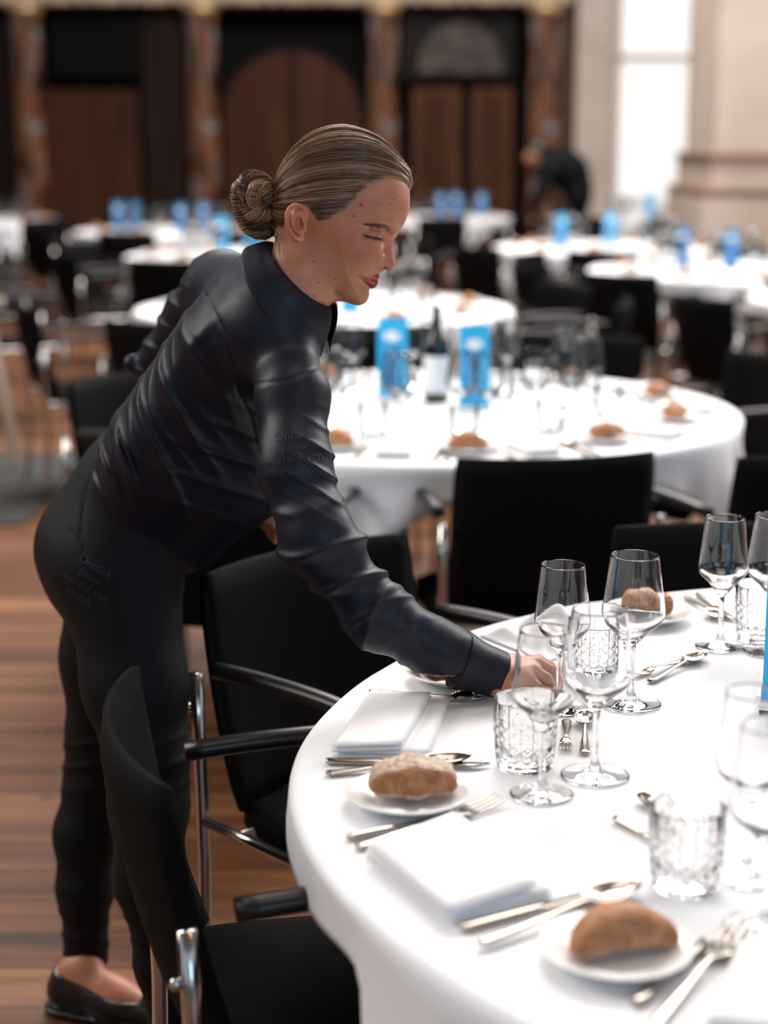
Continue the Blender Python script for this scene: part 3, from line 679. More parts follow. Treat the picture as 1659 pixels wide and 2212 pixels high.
def settings(c, angles, where, lod=1, bread_labels=None, R=.9):
    rnd = random.Random(int(c[0]*97+c[1]*31))
    for i, ad in enumerate(angles):
        a = math.radians(ad); face = a+PI/2
        bl = (bread_labels or {}).get(i)
        if lod < 3:
            cp(PL, polar(c, R*.80, a), face, (bl and 'white side plate under the '+bl.replace('bread ', '')) or 'white side plate on the '+where, 'plate', 'side plates on the '+where)
        cp(BR_B[i % 2], polar(c, R*.80, a, TZ+.008), face+.25*math.sin(i*5), bl or 'small brown bread roll on the '+where, 'bread roll', 'bread rolls on the '+where)
        an = a+math.radians(13); 
        if lod < 3: cp(NP_B, polar(c, R*.82, an), an+PI/2, 'folded white napkin on the '+where, 'napkin', 'napkins on the '+where)
        if lod == 1:
            p = polar(c, R*.95, an+math.radians(7)); cp(KN_B, p, an+PI, 'table knife on the '+where, 'knife', 'cutlery on the '+where)
            p = polar(c, R*.95, an+math.radians(9)); cp(SP_B, p, an+PI, 'tablespoon on the '+where, 'spoon', 'cutlery on the '+where)
            p = polar(c, R*.95, an-math.radians(6)); cp(FK_B, p, an+PI, 'fork on the '+where, 'fork', 'cutlery on the '+where)
        for k, (rr, da) in enumerate(((.53, 13), (.46, 4), (.58, 2))):
            p = polar(c, R*rr+rnd.uniform(-.02, .02), a+math.radians(da)+rnd.uniform(-.05, .05))
            if k < 2: cp(WG_B, p, 0, 'clear stemmed wine glass on the '+where, 'wine glass', 'wine glasses on the '+where)
            else: cp(TUM_B, p, 0, 'clear tumbler on the '+where, 'tumbler', 'tumblers on the '+where)
T2c = (.13, 4.76)
make_table(T2c[0], T2c[1], .85, math.radians(291), .90, 'second round banquet table behind the waitress, its cloth blurred', 'white tablecloth of the second table behind the black chair', 2)
settings(T2c, [-84, -52, -18, 15, 49, 83, 118, 152, -173, -139, -111], 'second table', 1,
    {0: 'bread roll nearest her sleeve on the second table', 1: 'bread roll above the black chair back on the second table', 2: 'bread roll near the right rim of the second table', 3: 'darker bread roll at the far right rim of the second table'}, .86)
def at_Y(px, Y):
    x = 0
    for _ in range(4): x = (px-829.5)/FPX*proj((x, Y, TZ))[2]
    return Vector((x, Y, TZ))
def menu_px(px, py, rz, label, sc=1): 
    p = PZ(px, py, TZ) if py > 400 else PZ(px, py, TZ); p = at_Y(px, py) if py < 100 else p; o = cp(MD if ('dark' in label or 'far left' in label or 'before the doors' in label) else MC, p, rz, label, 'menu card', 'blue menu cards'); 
    if o: o.scale = (sc, sc, sc)
    return o
menu_px(1024, 884, math.radians(14), 'bright blue menu card with a white emblem, in the middle of the second table')
menu_px(848, 862, math.radians(-12), 'blue menu card left of the green bottle on the second table')
bt = empty('wine_bottle', PZ(942, 868, TZ)); tag(bt, 'dark green wine bottle between the two menu cards', 'bottle')
lathe('bottle_body', [(0, 0), (.034, 0), (.037, .004), (.037, .155), (.035, .175), (.020, .20), (.014, .215), (.0135, .262), (.0155, .264), (.0155, .274), (.012, .276), (0, .276)], M['bottle'], bt, 32)
lathe('paper_label', [(.0375, .03), (.0375, .135)], M['label'], bt, 32)
cr = empty('water_carafe', PZ(1078, 858, TZ)); tag(cr, 'clear glass water carafe right of the bright blue menu card', 'carafe')
lathe('carafe_body', [(0, .001), (.04, .001), (.043, .01), (.042, .13), (.03, .17), (.017, .195), (.016, .235), (.02, .25), (.0185, .25), (.0145, .235), (.0155, .195), (.028, .168), (.040, .13), (.041, .012), (0, .006)], M['thinglass'], cr, 32)
# farther tables
FT = [  # cx, cy, where, phase, lod
 (-.27, 7.75, 'table behind her collar', 10, 2),
 (2.62, 8.25, 'table at the right edge', 5, 2),
 (2.05, 10.1, 'table with two dark menus', 20, 2),
 (1.62, 12.3, 'bright table behind the chairs', 0, 3),
 (-.85, 11.4, 'table behind her shoulder', 15, 2),
 (.42, 17.3, 'far table before the doors', 0, 3),
 (2.75, 17.2, 'far table below the window', 10, 3),
 (-1.75, 14.6, 'far left table', 0, 3),
 (-3.9, 16.6, 'dim table at far left', 0, 3)]
for i, (cx, cy, where, ph, lod) in enumerate(FT):
    make_table(cx, cy, .84, math.radians(60+37*i), .91, 'round '+where.replace('table', 'banquet table', 1), 'white tablecloth on the '+where, 10+i)
    settings((cx, cy), [ph+36*k for k in range(10)], where, lod, None, .84)
for (px, py, rz, lb) in ((757, 7.5, .3, 'pale blue menu card just right of her chin, third table'),
    (1475, 577, .2, 'dark blue menu card, left one of the pair on the right table'), (1578, 583, -.2, 'dark blue menu card, right one of the pair on the right table'),
    (1212, 536, .1, 'light blue menu card on the bright table behind the chairs'), (1318, 12.5, -.3, 'faint pale blue menu card right of the light blue one'),
    (440, 14.4, .2, 'blue menu card on the far left table nearest her bun'), (391, 14.3, .1, 'tallest blue menu card on the far left table'), (292, 14.6, 0, 'blue menu card, second from the left on the far left table'), (257, 14.6, .3, 'leftmost blue menu card on the far left table'),
    (952, 17.2, .2, 'blue menu card at the left of the far table before the doors'), (985, 17.5, 0, 'middle blue menu card on the far table before the doors'), (1040, 17.3, -.2, 'blue menu card at the right of the far table before the doors'),
    (480, 545, .3, 'bright blue menu card behind her left shoulder'), (545, 560, -.1, 'bright blue menu card just below her bun'),
    (1485, 17.1, .1, 'pale turquoise menu card below the bright window'), (1404, 17.4, .1, 'faint turquoise menu card left on the table below the window')):
    menu_px(px, py, rz, lb)
# ---------------- chairs
chair(-.025, 2.0, .975, .22, 'black armchair nearest the camera, its back in the bottom left', 'chairs at the near table')
chair(.055, 2.60, .69, -.72, 'black armchair under the waitress reaching arm', 'chairs at the near table')
chair(.625, 2.72, -.05, -1, 'black armchair beyond the near table, behind the wine glasses', 'chairs at the near table')
chair(.33, 3.98, -.20, 1, 'black armchair seen squarely from behind, in front of the second table', 'chairs at the second table')
chair(-.33, 3.93, .3, .95, 'black armchair mostly hidden by her body, one arm showing left of the square one', 'chairs at the second table')
chair(.86, 4.02, -.45, .89, 'black armchair at the right edge, its arm reaching toward the second table', 'chairs at the second table')
chair(-.56, 4.88, .8, -.6, 'black armchair left of her back, beside the second table', 'chairs at the second table')
chair(-.10, 5.80, .1, -1, 'black chair at the far side of the second table, beside her collar', 'chairs at the second table')
chair(.62, 5.82, -.3, -1, 'black chair at the far side of the second table, behind the tall glasses', 'chairs at the second table')
chair(1.02, 5.34, -.88, -.47, 'black chair at the right rim of the second table', 'chairs at the second table')
def ring(c, phs, where, r=1.06):
    for k in phs:
        a = math.radians(k); p = polar(c, r, a, 0)
        if inframe((p.x, p.y, .6), 150): chair(p.x, p.y, -math.cos(a), -math.sin(a), 'blurred black chair pushed up to the '+where, 'chairs at the '+where)
ring((-.27, 7.75), (-160, -118, -80, -12, 30), 'table behind her collar')
ring((2.62, 8.25), (-155, -120), 'table at the right edge')
ring((2.05, 10.1), (-128, -85, -160, 150), 'table with two dark menus')
ring((1.62, 12.3), (-140, -100, -60, 170), 'bright table behind the chairs')
ring((-.85, 11.4), (-150, -110, -70, 160), 'table behind her shoulder')
ring((.42, 17.3), (-130, -85, -45, -10), 'far table before the doors')
ring((2.75, 17.2), (-130, -95, -55), 'far table below the window')
ring((-1.75, 14.6), (-140, -100, -60, -20), 'far left table')
ring((-3.9, 16.6), (-100, -50), 'dim table at far left')
chair(-2.0, 9.3, .9, .4, 'black chair at the left edge above the pale easel leg', 'loose chairs at the left')
chair(-2.5, 11.0, .9, .2, 'dim black chair standing behind the one left of her elbow', 'loose chairs at the left')
# teal cloth on the chair near the bending man
# ---------------- implicit surface tools (numpy surface nets)
f32 = np.float32
def surfnet(F, lo, hi, h, lip=1.5, B=8):
    lo = np.array(lo, float); nb = np.ceil((np.array(hi)-lo)/(h*B)).astype(int)
    g = np.stack(np.meshgrid(*[np.arange(n) for n in nb], indexing='ij'), -1).reshape(-1, 3)
    c = lo+(g+.5)*h*B; v = F(c); act = g[np.abs(v) < h*B*.87*lip]
    N = nb*B+2; ar = np.arange(B+1); loc = np.stack(np.meshgrid(ar, ar, ar, indexing='ij'), -1).reshape(-1, 3)
    V = np.empty((len(act), (B+1)**3), f32); ch = max(1, 600000//(B+1)**3)
    for i in range(0, len(act), ch):
        a = act[i:i+ch]; P = lo+(a[:, None, :]*B+loc[None])*h; V[i:i+ch] = F(P.reshape(-1, 3)).reshape(len(a), -1)
    V = V.reshape(-1, B+1, B+1, B+1); S_ = V < 0
    corners = [(0, 0, 0), (1, 0, 0), (0, 1, 0), (1, 1, 0), (0, 0, 1), (1, 0, 1), (0, 1, 1), (1, 1, 1)]
    cnt = sum(S_[:, a:a+B, b:b+B, c_:c_+B].astype(np.int8) for a, b, c_ in corners)
    idx = np.argwhere((cnt > 0) & (cnt < 8)); bi = idx[:, 0]; cell = idx[:, 1:]
    acc = np.zeros((len(idx), 3)); num = np.zeros(len(idx))
    for i, A in enumerate(corners):
        for ax in range(3):
            if A[ax]: continue
            Bc = list(A); Bc[ax] = 1
            va = V[bi, cell[:, 0]+A[0], cell[:, 1]+A[1], cell[:, 2]+A[2]].astype(float); vb = V[bi, cell[:, 0]+Bc[0], cell[:, 1]+Bc[1], cell[:, 2]+Bc[2]].astype(float)
            m = (va < 0) != (vb < 0); t = np.where(m, va/np.where(m, va-vb, 1), 0)
            p = np.array(A, float)[None].repeat(len(idx), 0); p[:, ax] += t; acc += p*m[:, None]; num += m
    gc = act[bi]*B+cell; verts = lo+(gc+acc/num[:, None])*h
    key = (gc[:, 0].astype(np.int64)*N[1]+gc[:, 1])*N[2]+gc[:, 2]; order = np.argsort(key); ks = key[order]
    def look(g3):
        k = (g3[:, 0].astype(np.int64)*N[1]+g3[:, 1])*N[2]+g3[:, 2]; j = np.searchsorted(ks, k); j = np.minimum(j, len(ks)-1)
        return np.where(ks[j] == k, order[j], -1)
    faces = []
    for ax in range(3):
        sl = [slice(0, B)]*3; sl2 = list(sl); sl2[ax] = slice(1, B+1)
        a = S_[(slice(None), *sl)]; b = S_[(slice(None), *sl2)]; e = np.argwhere(a != b)
        gg = act[e[:, 0]]*B+e[:, 1:]; fl = a[e[:, 0], e[:, 1], e[:, 2], e[:, 3]]
        u, w_ = [(1, 2), (2, 0), (0, 1)][ax]
        q = []
        for du, dw in ((0, 0), (-1, 0), (-1, -1), (0, -1)):
            k = gg.copy(); k[:, u] += du; k[:, w_] += dw; q.append(look(k))
        q = np.stack(q, 1); ok = (q >= 0).all(1); q = q[ok]; fl = fl[ok]
        q[~fl] = q[~fl][:, ::-1]; faces.append(q)
    return verts, np.concatenate(faces)
def smin(a, b, k): 
    h = np.maximum(k-np.abs(a-b), 0)/k; return np.minimum(a, b)-h*h*k*.25
def smax(a, b, k): return -smin(-a, -b, k)
def cone(P, a, b, ra, rb, sc=None):
    a = np.asarray(a, f32); b = np.asarray(b, f32)
    if sc is not None: P = P/sc; a = a/sc; b = b/sc
    ab = b-a; L = float(ab@ab)+1e-12; t = np.clip(((P-a)@ab)/L, 0, 1)
    return np.linalg.norm(P-a-t[:, None]*ab, axis=1)-(ra+(rb-ra)*t)
def chain(P, pts, k=.02, sc=None):
    d = None
    for (a, ra), (b, rb) in zip(pts[:-1], pts[1:]):
        q = cone(P, a, b, ra, rb, sc); d = q if d is None else smin(d, q, k)
    return d
def ell(P, c, r, R=None):
    q = P-np.asarray(c, f32)
    if R is not None: q = q@np.asarray(R, f32)
    r = np.asarray(r, f32); k0 = np.linalg.norm(q/r, axis=1); k1 = np.linalg.norm(q/(r*r), axis=1)+1e-9; return k0*(k0-1)/k1
def pp(px, py, Y, rpx):
    p = PY(px, py, Y); return (np.array(p, f32), rpx*proj(p)[2]/FPX)
def np_mesh(name, v, q, m, parent=None):
    me = bpy.data.meshes.new(name); n = len(q); me.vertices.add(len(v)); me.vertices.foreach_set('co', v.astype(f32).ravel()); me.loops.add(n*4); me.loops.foreach_set('vertex_index', q.astype(np.int32).ravel())
    me.polygons.add(n); me.polygons.foreach_set('loop_start', np.arange(0, n*4, 4, dtype=np.int32)); me.polygons.foreach_set('loop_total', np.full(n, 4, np.int32)); me.polygons.foreach_set('use_smooth', np.ones(n, bool))
    me.update(calc_edges=True); me.validate(); me.materials.append(m); o = bpy.data.objects.new(name, me); COL.objects.link(o)
    if parent: o.parent = parent
    return o
def vnoise(P, s, seed=0):
    q = P*s+seed*3.7
    x, y, z = q[:, 0], q[:, 1], q[:, 2]
    return (np.sin(x+1.3*np.sin(y*.9+z*.4))+np.sin(1.1*y+1.7*np.sin(z*.8+.6*x))+np.sin(.9*z+1.2*np.sin(x*1.1-.7*y)))/3
# ---------------- the waitress
# head frame: u right in the photo, v up, w toward the viewer
HO = PY(740, 470, 2.42); HS = proj(HO)[2]/FPX
HOn = np.array(HO, f32); HU, HV, HW = np.array(CR, f32), np.array(CU, f32), -np.array(CF, f32)
def hw(px, py, w): return HOn+HU*((px-740)*HS)-HV*((py-470)*HS)+HW*w
def hloc(P):
    q = P-HOn; return q@HU/HS+740, 470-(q@HV)/HS, q@HW
def closed_cr(pts, n=4):
    P = np.array(pts, float); m = len(P); out = []
    for i in range(m):
        a, b, c, d = P[i-1], P[i], P[(i+1) % m], P[(i+2) % m]
        for k in range(n):
            u = k/n; out.append(.5*((2*b)+(c-a)*u+(2*a-5*b+4*c-d)*u*u+(3*b-a-3*c+d)*u**3))
    return np.array(out)
def poly_sd(x, y, V):
    V = V.astype(f32); x = x.astype(f32); y = y.astype(f32); d = np.full(len(x), 1e9, f32); ins = np.zeros(len(x), bool)
    W = np.roll(V, -1, 0)
    for (ax, ay), (bx, by) in zip(V, W):
        ex, ey = bx-ax, by-ay; wx, wy = x-ax, y-ay; t = np.clip((wx*ex+wy*ey)/(ex*ex+ey*ey+1e-9), 0, 1)
        dx = wx-ex*t; dy = wy-ey*t; d = np.minimum(d, dx*dx+dy*dy)
        c = (ay > y) != (by > y)
        ins ^= c & (x < ax+(y-ay)*ex/(ey if abs(ey) > 1e-9 else 1e-9))
    d = np.sqrt(d); return np.where(ins, -d, d)
class Grid2:
    def __init__(g, V, x0=440, y0=200, x1=1000, y1=760):
        g.x0, g.y0, g.w, g.h = x0, y0, x1-x0, y1-y0; X, Y = np.meshgrid(np.arange(x0, x1+1), np.arange(y0, y1+1)); g.T = poly_sd(X.ravel().astype(f32), Y.ravel().astype(f32), V).reshape(X.shape)
    def __call__(g, x, y):
        fx = np.clip(x-g.x0, 0, g.w-1.001); fy = np.clip(y-g.y0, 0, g.h-1.001); i = fx.astype(np.int32); j = fy.astype(np.int32); u = fx-i; v = fy-j; T = g.T
        r = (T[j, i]*(1-u)+T[j, i+1]*u)*(1-v)+(T[j+1, i]*(1-u)+T[j+1, i+1]*u)*v
        return r+np.hypot(x-g.x0-fx, y-g.y0-fy)
HEADP = closed_cr([(886, 425), (885, 447), (880, 468), (871, 487), (860, 501), (851, 513), (845, 526), (837, 542), (830, 560), (825, 575), (820, 588), (814, 600), (806, 611), (798, 620), (794, 628), (793, 637), (786, 646), (774, 653), (758, 655), (740, 651), (722, 644), (704, 634), (686, 618), (668, 596), (652, 572), (634, 552), (616, 535), (603, 505), (597, 468), (600, 425), (614, 378), (642, 333), (685, 299), (735, 287), (782, 297), (820, 316), (852, 346), (874, 378), (884, 402)])
HEADG = Grid2(HEADP)
WA = np.array([(720, 300, .060), (610, 430, .060), (690, 420, .075), (660, 480, .0745), (875, 430, .062), (800, 420, .0695), (850, 500, .0605), (800, 525, .064), (765, 560, .0645), (690, 600, .055), (740, 605, .0555), (806, 602, .034), (782, 606, .043), (768, 645, .034), (620, 540, .048), (740, 350, .070), (850, 360, .062)], f32)
def widthf(x, y):
    num = 0; den = 1e-9
    for a, b, w_ in WA:
        k = np.exp(-((x-a)**2+(y-b)**2)/(2*44.**2)); num = num+k*w_; den = den+k
    return num/den
_X, _Y = np.meshgrid(np.arange(440, 1001, dtype=f32), np.arange(200, 761, dtype=f32)); WG = Grid2.__new__(Grid2); WG.x0, WG.y0, WG.w, WG.h = 440, 200, 560, 560; WG.T = widthf(_X, _Y)
def widthg(x, y): return WG(np.clip(x, 441, 998), np.clip(y, 201, 758))
def head_base(P, off=0):
    x, y, w_ = hloc(P); d = HEADG(x, y)*HS; W = widthg(x, y); fr = 1/(1+np.exp(-(x-760)/25))
    D = .072-.012*fr; q = np.abs(w_)/W; p = 2.2; t = 1+d/D; g = .5*(t+np.sqrt(t*t+.02))
    return D*((g**p+q**p)**(1/p)-1)-off, x, y, w_
def sw(px, py):
    a, b = 0., .12
    for _ in range(18):
        m_ = (a+b)/2; v = head_base(np.array([hw(px, py, m_)], f32))[0][0]
        if v < 0: a = m_
        else: b = m_
    return a
def H3(px, py, w_): return hw(px, py, w_)
def hp(px, py, w_, r): return (hw(px, py, w_), r)
def L(px, py, ww): return np.array([(px-740)*HS, -(py-470)*HS, ww], f32)
def LS(px, py, dw=0): return L(px, py, sw(px, py)+dw)
def mk_feat():
    F_ = []
    a1 = [(LS(846, 505, -.004), .006), (LS(838, 502, -.005), .0068), (LS(815, 499, -.005), .006)]; F_.append(lambda d, Q: smin(d, chain(Q, a1, .01), .012))
    c1, c2 = LS(836, 522, .004), LS(812, 520, .006); F_.append(lambda d, Q: smax(d, -cone(Q, c1, c2, .0115, .0095), .014))
    c3, c4 = LS(838, 545, .002), LS(826, 552, .003); F_.append(lambda d, Q: smax(d, -cone(Q, c3, c4, .005, .004), .012))
    e0 = LS(802, 519, -.0145); e0w = e0[2]; F_.append(lambda d, Q: smin(d, ell(Q, e0, (.0145, .0130, .0150)), .004))
    a2 = [(L(786, 509, e0w+.0130), .0005), (L(801, 507, e0w+.0125), .0007), (L(818, 510, e0w+.0090), .0005)]; F_.append(lambda d, Q: smax(d, -chain(Q, a2, .002), .002))
    a3 = [(L(785, 525, e0w+.0110), .0024), (L(801, 530, e0w+.0100), .0030), (L(820, 530, e0w+.0050), .0024)]; F_.append(lambda d, Q: smin(d, chain(Q, a3, .004), .006))
    cb = LS(772, 560, -.022); F_.append(lambda d, Q: smin(d, ell(Q, cb, (.030, .020, .0235)), .022))
    j1 = [(LS(676, 566, .004), .0065), (LS(694, 604, .004), .007), (LS(722, 640, .004), .006)]; F_.append(lambda d, Q: smax(d, -chain(Q, j1, .004), .014))
    return F_
FEAT1 = mk_feat()
def lipc(pts, n=11):
    out = []
    for t in np.linspace(0, len(pts)-1, n):
        i = min(int(t), len(pts)-2); u = t-i; a = np.array(pts[i]); b_ = np.array(pts[i+1]); px, py, dw, r = a*(1-u)+b_*u; out.append((LS(px, py, dw), r))
    out[0] = (out[0][0]*np.array([1, 1, 0], f32), out[0][1]); return out
LIPU = lipc([(815, 598, -.0018, .0034), (811, 597.8, -.0026, .0034), (802, 599, -.0024, .0030), (790, 599.5, -.0014, .0020), (775, 597.3, -.0004, .0019)])
LIPL = lipc([(806, 610, -.003, .0066), (803, 609.5, -.0046, .0068), (794, 607.5, -.0036, .0056), (784, 602.8, -.0012, .0032), (776, 599.3, -.0004, .0019)])
LIPM = lipc([(819, 602.5, 0, .0011), (812, 602.5, .0010, .0013), (798, 602.3, .0010, .0013), (786, 600.3, .0004, .0012), (772, 595.5, .0000, .0013)])
LC = LS(800, 604, -.008)
EARP = [(0, 0, 0, 0)]
def earc(pts, n):
    P_ = smooth_path([(a, b, c*1000) for a, b, c, r in pts], n); R_ = np.interp(np.linspace(0, 1, n), np.linspace(0, 1, len(pts)), [p[3] for p in pts]); return [(L(p.x, p.y, p.z/1000), float(r)) for p, r in zip(P_, R_)]
HELIX = earc([(666, 500, .0765, .0018), (668, 487, .0800, .0022), (661, 473, .0840, .0026), (647, 467, .0875, .0028), (634, 474, .0900, .0030), (628, 489, .0912, .0029), (629, 507, .0902, .0026), (635, 523, .0882, .0024), (643, 535, .0862, .0030), (651, 540, .0850, .0036), (657, 537, .0830, .0034), (660, 528, .0800, .0026)], 26)
ANTI = earc([(655, 481, .0835, .0013), (644, 485, .0862, .0019), (639, 501, .0872, .0021), (643, 516, .0860, .0021), (650, 522, .0840, .0019)], 12)
EC = L(648, 503, .083)
def face(P):
    d, x, y, w_ = head_base(P); aw = np.abs(w_)
    d = d.copy(); Q = np.stack([(x-740)*HS, -(y-470)*HS, aw], 1).astype(f32)  # mirrored local coordinates
    for fn_ in FEAT1: d = fn_(d, Q)
    # nose bridge, tip, wings
    d = smin(d, chain(Q, [(L(838, 524, 0), .0055), (L(838, 541, 0), .0068), (L(837, 556, 0), .0085), (L(838, 568, 0), .0092)], .006), .007)
    d = smin(d, chain(Q, [(L(824, 536, 0), .010), (L(822, 560, .002), .013)], .006), .008)
    d = smin(d, ell(Q, L(839.5, 567, 0), (.0076, .0085, .0080)), .004)
    d = smin(d, ell(Q, L(817, 573, .0125), (.0098, .0072, .0062)), .0035)
    d = smax(d, -cone(Q, L(822, 583, .0075), L(830, 579, .0062), .0030, .0026), .002)
    d = smax(d, -chain(Q, [(L(802, 566, .021), .0010), (L(803, 576, .0225), .0012), (L(798, 588, .028), .0010)], .002), .003)
    mk = np.linalg.norm(Q-LC, axis=1) < .045
    if mk.any():
        q_ = Q[mk]; dd = smin(d[mk], chain(q_, LIPU, .003), .003); dd = smin(dd, chain(q_, LIPL, .003), .0035); dd = smax(dd, -chain(q_, LIPM, .001), .0018); d[mk] = dd
    # chin ball
    d = smin(d, ell(Q, L(777, 638, 0), (.0105, .012, .017)), .012)
    # ear
    mk = np.linalg.norm(Q-EC, axis=1) < .048
    if mk.any():
        q_ = Q[mk]; e_ = chain(q_, HELIX, .0015)
        plate = cone(q_, L(650, 486, .0770), L(650, 520, .0770), .0100, .0080); plate = np.maximum(plate, np.abs(q_[:, 2]-.0830)-.0050); e_ = smin(e_, plate, .003)
        e_ = smin(e_, ell(q_, L(645, 500, .0800), (.0140, .0225, .0040)), .003); e_ = smin(e_, chain(q_, ANTI, .0015), .002)
        e_ = smax(e_, -ell(q_, L(653, 507, .0870), (.0062, .0092, .0085)), .002)
        e_ = smax(e_, -ell(q_, L(650, 477, .0895), (.0085, .0022, .0048)), .0015); e_ = smax(e_, -ell(q_, L(634, 500, .0910), (.0015, .0120, .0038)), .0015)
        e_ = smin(e_, ell(q_, L(664, 512, .0795), (.0032, .0056, .0050)), .002); d[mk] = smin(d[mk], e_, .0035)
    return d, x, y, w_
NECK = [hp(668, 560, 0, .050), hp(640, 610, 0, .049), hp(600, 690, .0, .056)]
def head_sdf(P):
    d = face(P)[0]; return smin(d, chain(P, NECK, .02), .022)
# body chains
YN = lambda p, r: (np.array(p, f32), r)
SC = np.array([1, 1.42, 1], f32)
TORSO = [pp(322, 1095, 2.66, 138), pp(388, 985, 2.61, 148), pp(440, 905, 2.58, 141), pp(482, 830, 2.55, 134), pp(528, 755, 2.52, 134), pp(576, 680, 2.47, 94)]
BELLY = [pp(400, 1120, 2.64, 100), pp(520, 1000, 2.58, 104), pp(600, 900, 2.52, 74)]
def sc_chain(P, pts, k, sc, Yc):
    # ellipse in Y: scale about the chain's own centre line by shifting coordinates
    Q = P.copy(); pts2 = []
    zs = np.array([p[0][2] for p in pts]); ys = np.array([p[0][1] for p in pts]); o = np.argsort(zs)
    pf = np.polyfit(zs, ys, 2 if len(pts) > 4 else 1); yc = np.polyval(pf, np.clip(P[:, 2], zs.min()-.15, zs.max()+.15)).astype(f32); Q[:, 1] = (P[:, 1]-yc)/sc
    for p, r in pts: q = p.copy(); q[1] = 0; pts2.append((q, r))
    return chain(Q, pts2, k)
RSH, RARM = pp(632, 862, 2.29, 74), [pp(632, 862, 2.29, 74), pp(640, 1010, 2.235, 72), pp(688, 1165, 2.19, 74), pp(822, 1333, 2.18, 66), pp(950, 1410, 2.19, 56), pp(1074, 1456, 2.205, 50)]
LARM = [pp(480, 628, 2.74, 84), pp(415, 680, 2.80, 58), pp(338, 785, 2.86, 50)]
LFORE = [pp(335, 790, 2.86, 40), pp(460, 960, 2.80, 36), pp(560, 1098, 2.70, 27)]
LEGR = [pp(262, 1240, 2.575, 128), pp(292, 1480, 2.53, 108), pp(318, 1640, 2.50, 88), pp(322, 1740, 2.49, 80), pp(322, 1900, 2.50, 72), pp(352, 2080, 2.51, 56), pp(372, 2250, 2.53, 42)]
LEGL = [pp(262, 1240, 2.75, 122), pp(240, 1420, 2.78, 104), pp(222, 1600, 2.79, 76), pp(214, 1680, 2.79, 72), pp(186, 1800, 2.78, 64), pp(183, 1920, 2.77, 56), pp(186, 2070, 2.765, 50)]
def shrink(c, d): return [(p, r-d) for p, r in c]
def torso(P, g):
    d = sc_chain(P, shrink(TORSO, g), .04, 1.45, 2.55)
    d = smin(d, chain(P, shrink(BELLY, g*1.6), .08), .08)
    d = smin(d, chain(P, shrink([pp(592, 690, 2.44, 72), pp(632, 850, 2.30, 74)], g), .03), .06)
    d = smin(d, chain(P, shrink([pp(575, 648, 2.48, 96), pp(482, 630, 2.73, 84)], g), .03), .07)
    return d
def hips(P, g):
    d = sc_chain(P, shrink([pp(352, 985, 2.64, 118), pp(312, 1060, 2.66, 133), pp(236, 1185, 2.665, 142), pp(246, 1240, 2.665, 138)], g), .05, 1.22, 2.66)
    a = chain(P, shrink(LEGR, g), .03); b = chain(P, shrink(LEGL, g), .03)
    return smin(smin(d, a, .05), b, .05) if True else d
def fold(q, sharp=.6): return 1-np.exp(-(np.sin(q)/.42)**2)*1.0
NC0 = hw(641, 603, 0); NE1 = (HU*.72-HV*.69); NE1 = NE1/np.linalg.norm(NE1); NAX = HU*.69+HV*.72; NAX = NAX/np.linalg.norm(NAX)
_e2 = HW-NE1*float(HW@NE1)-NAX*float(HW@NAX); _e2 /= np.linalg.norm(_e2); NAX, _e2 = NAX*math.cos(.36)+_e2*math.sin(.36), _e2*math.cos(.36)-NAX*math.sin(.36)
SEAM1 = [(415, 580), (452, 652), (492, 730), (508, 800), (512, 842), (540, 900), (560, 980)]; SEAM2 = [(512, 842), (560, 828), (620, 822), (690, 792)]
def polyd(x, y, pts):
    d = np.full(len(x), 1e9, f32)
    for (ax, ay), (bx, by) in zip(pts[:-1], pts[1:]):
        ex, ey = bx-ax, by-ay; t = np.clip(((x-ax)*ex+(y-ay)*ey)/(ex*ex+ey*ey), 0, 1); d = np.minimum(d, np.hypot(x-ax-ex*t, y-ay-ey*t))
    return d
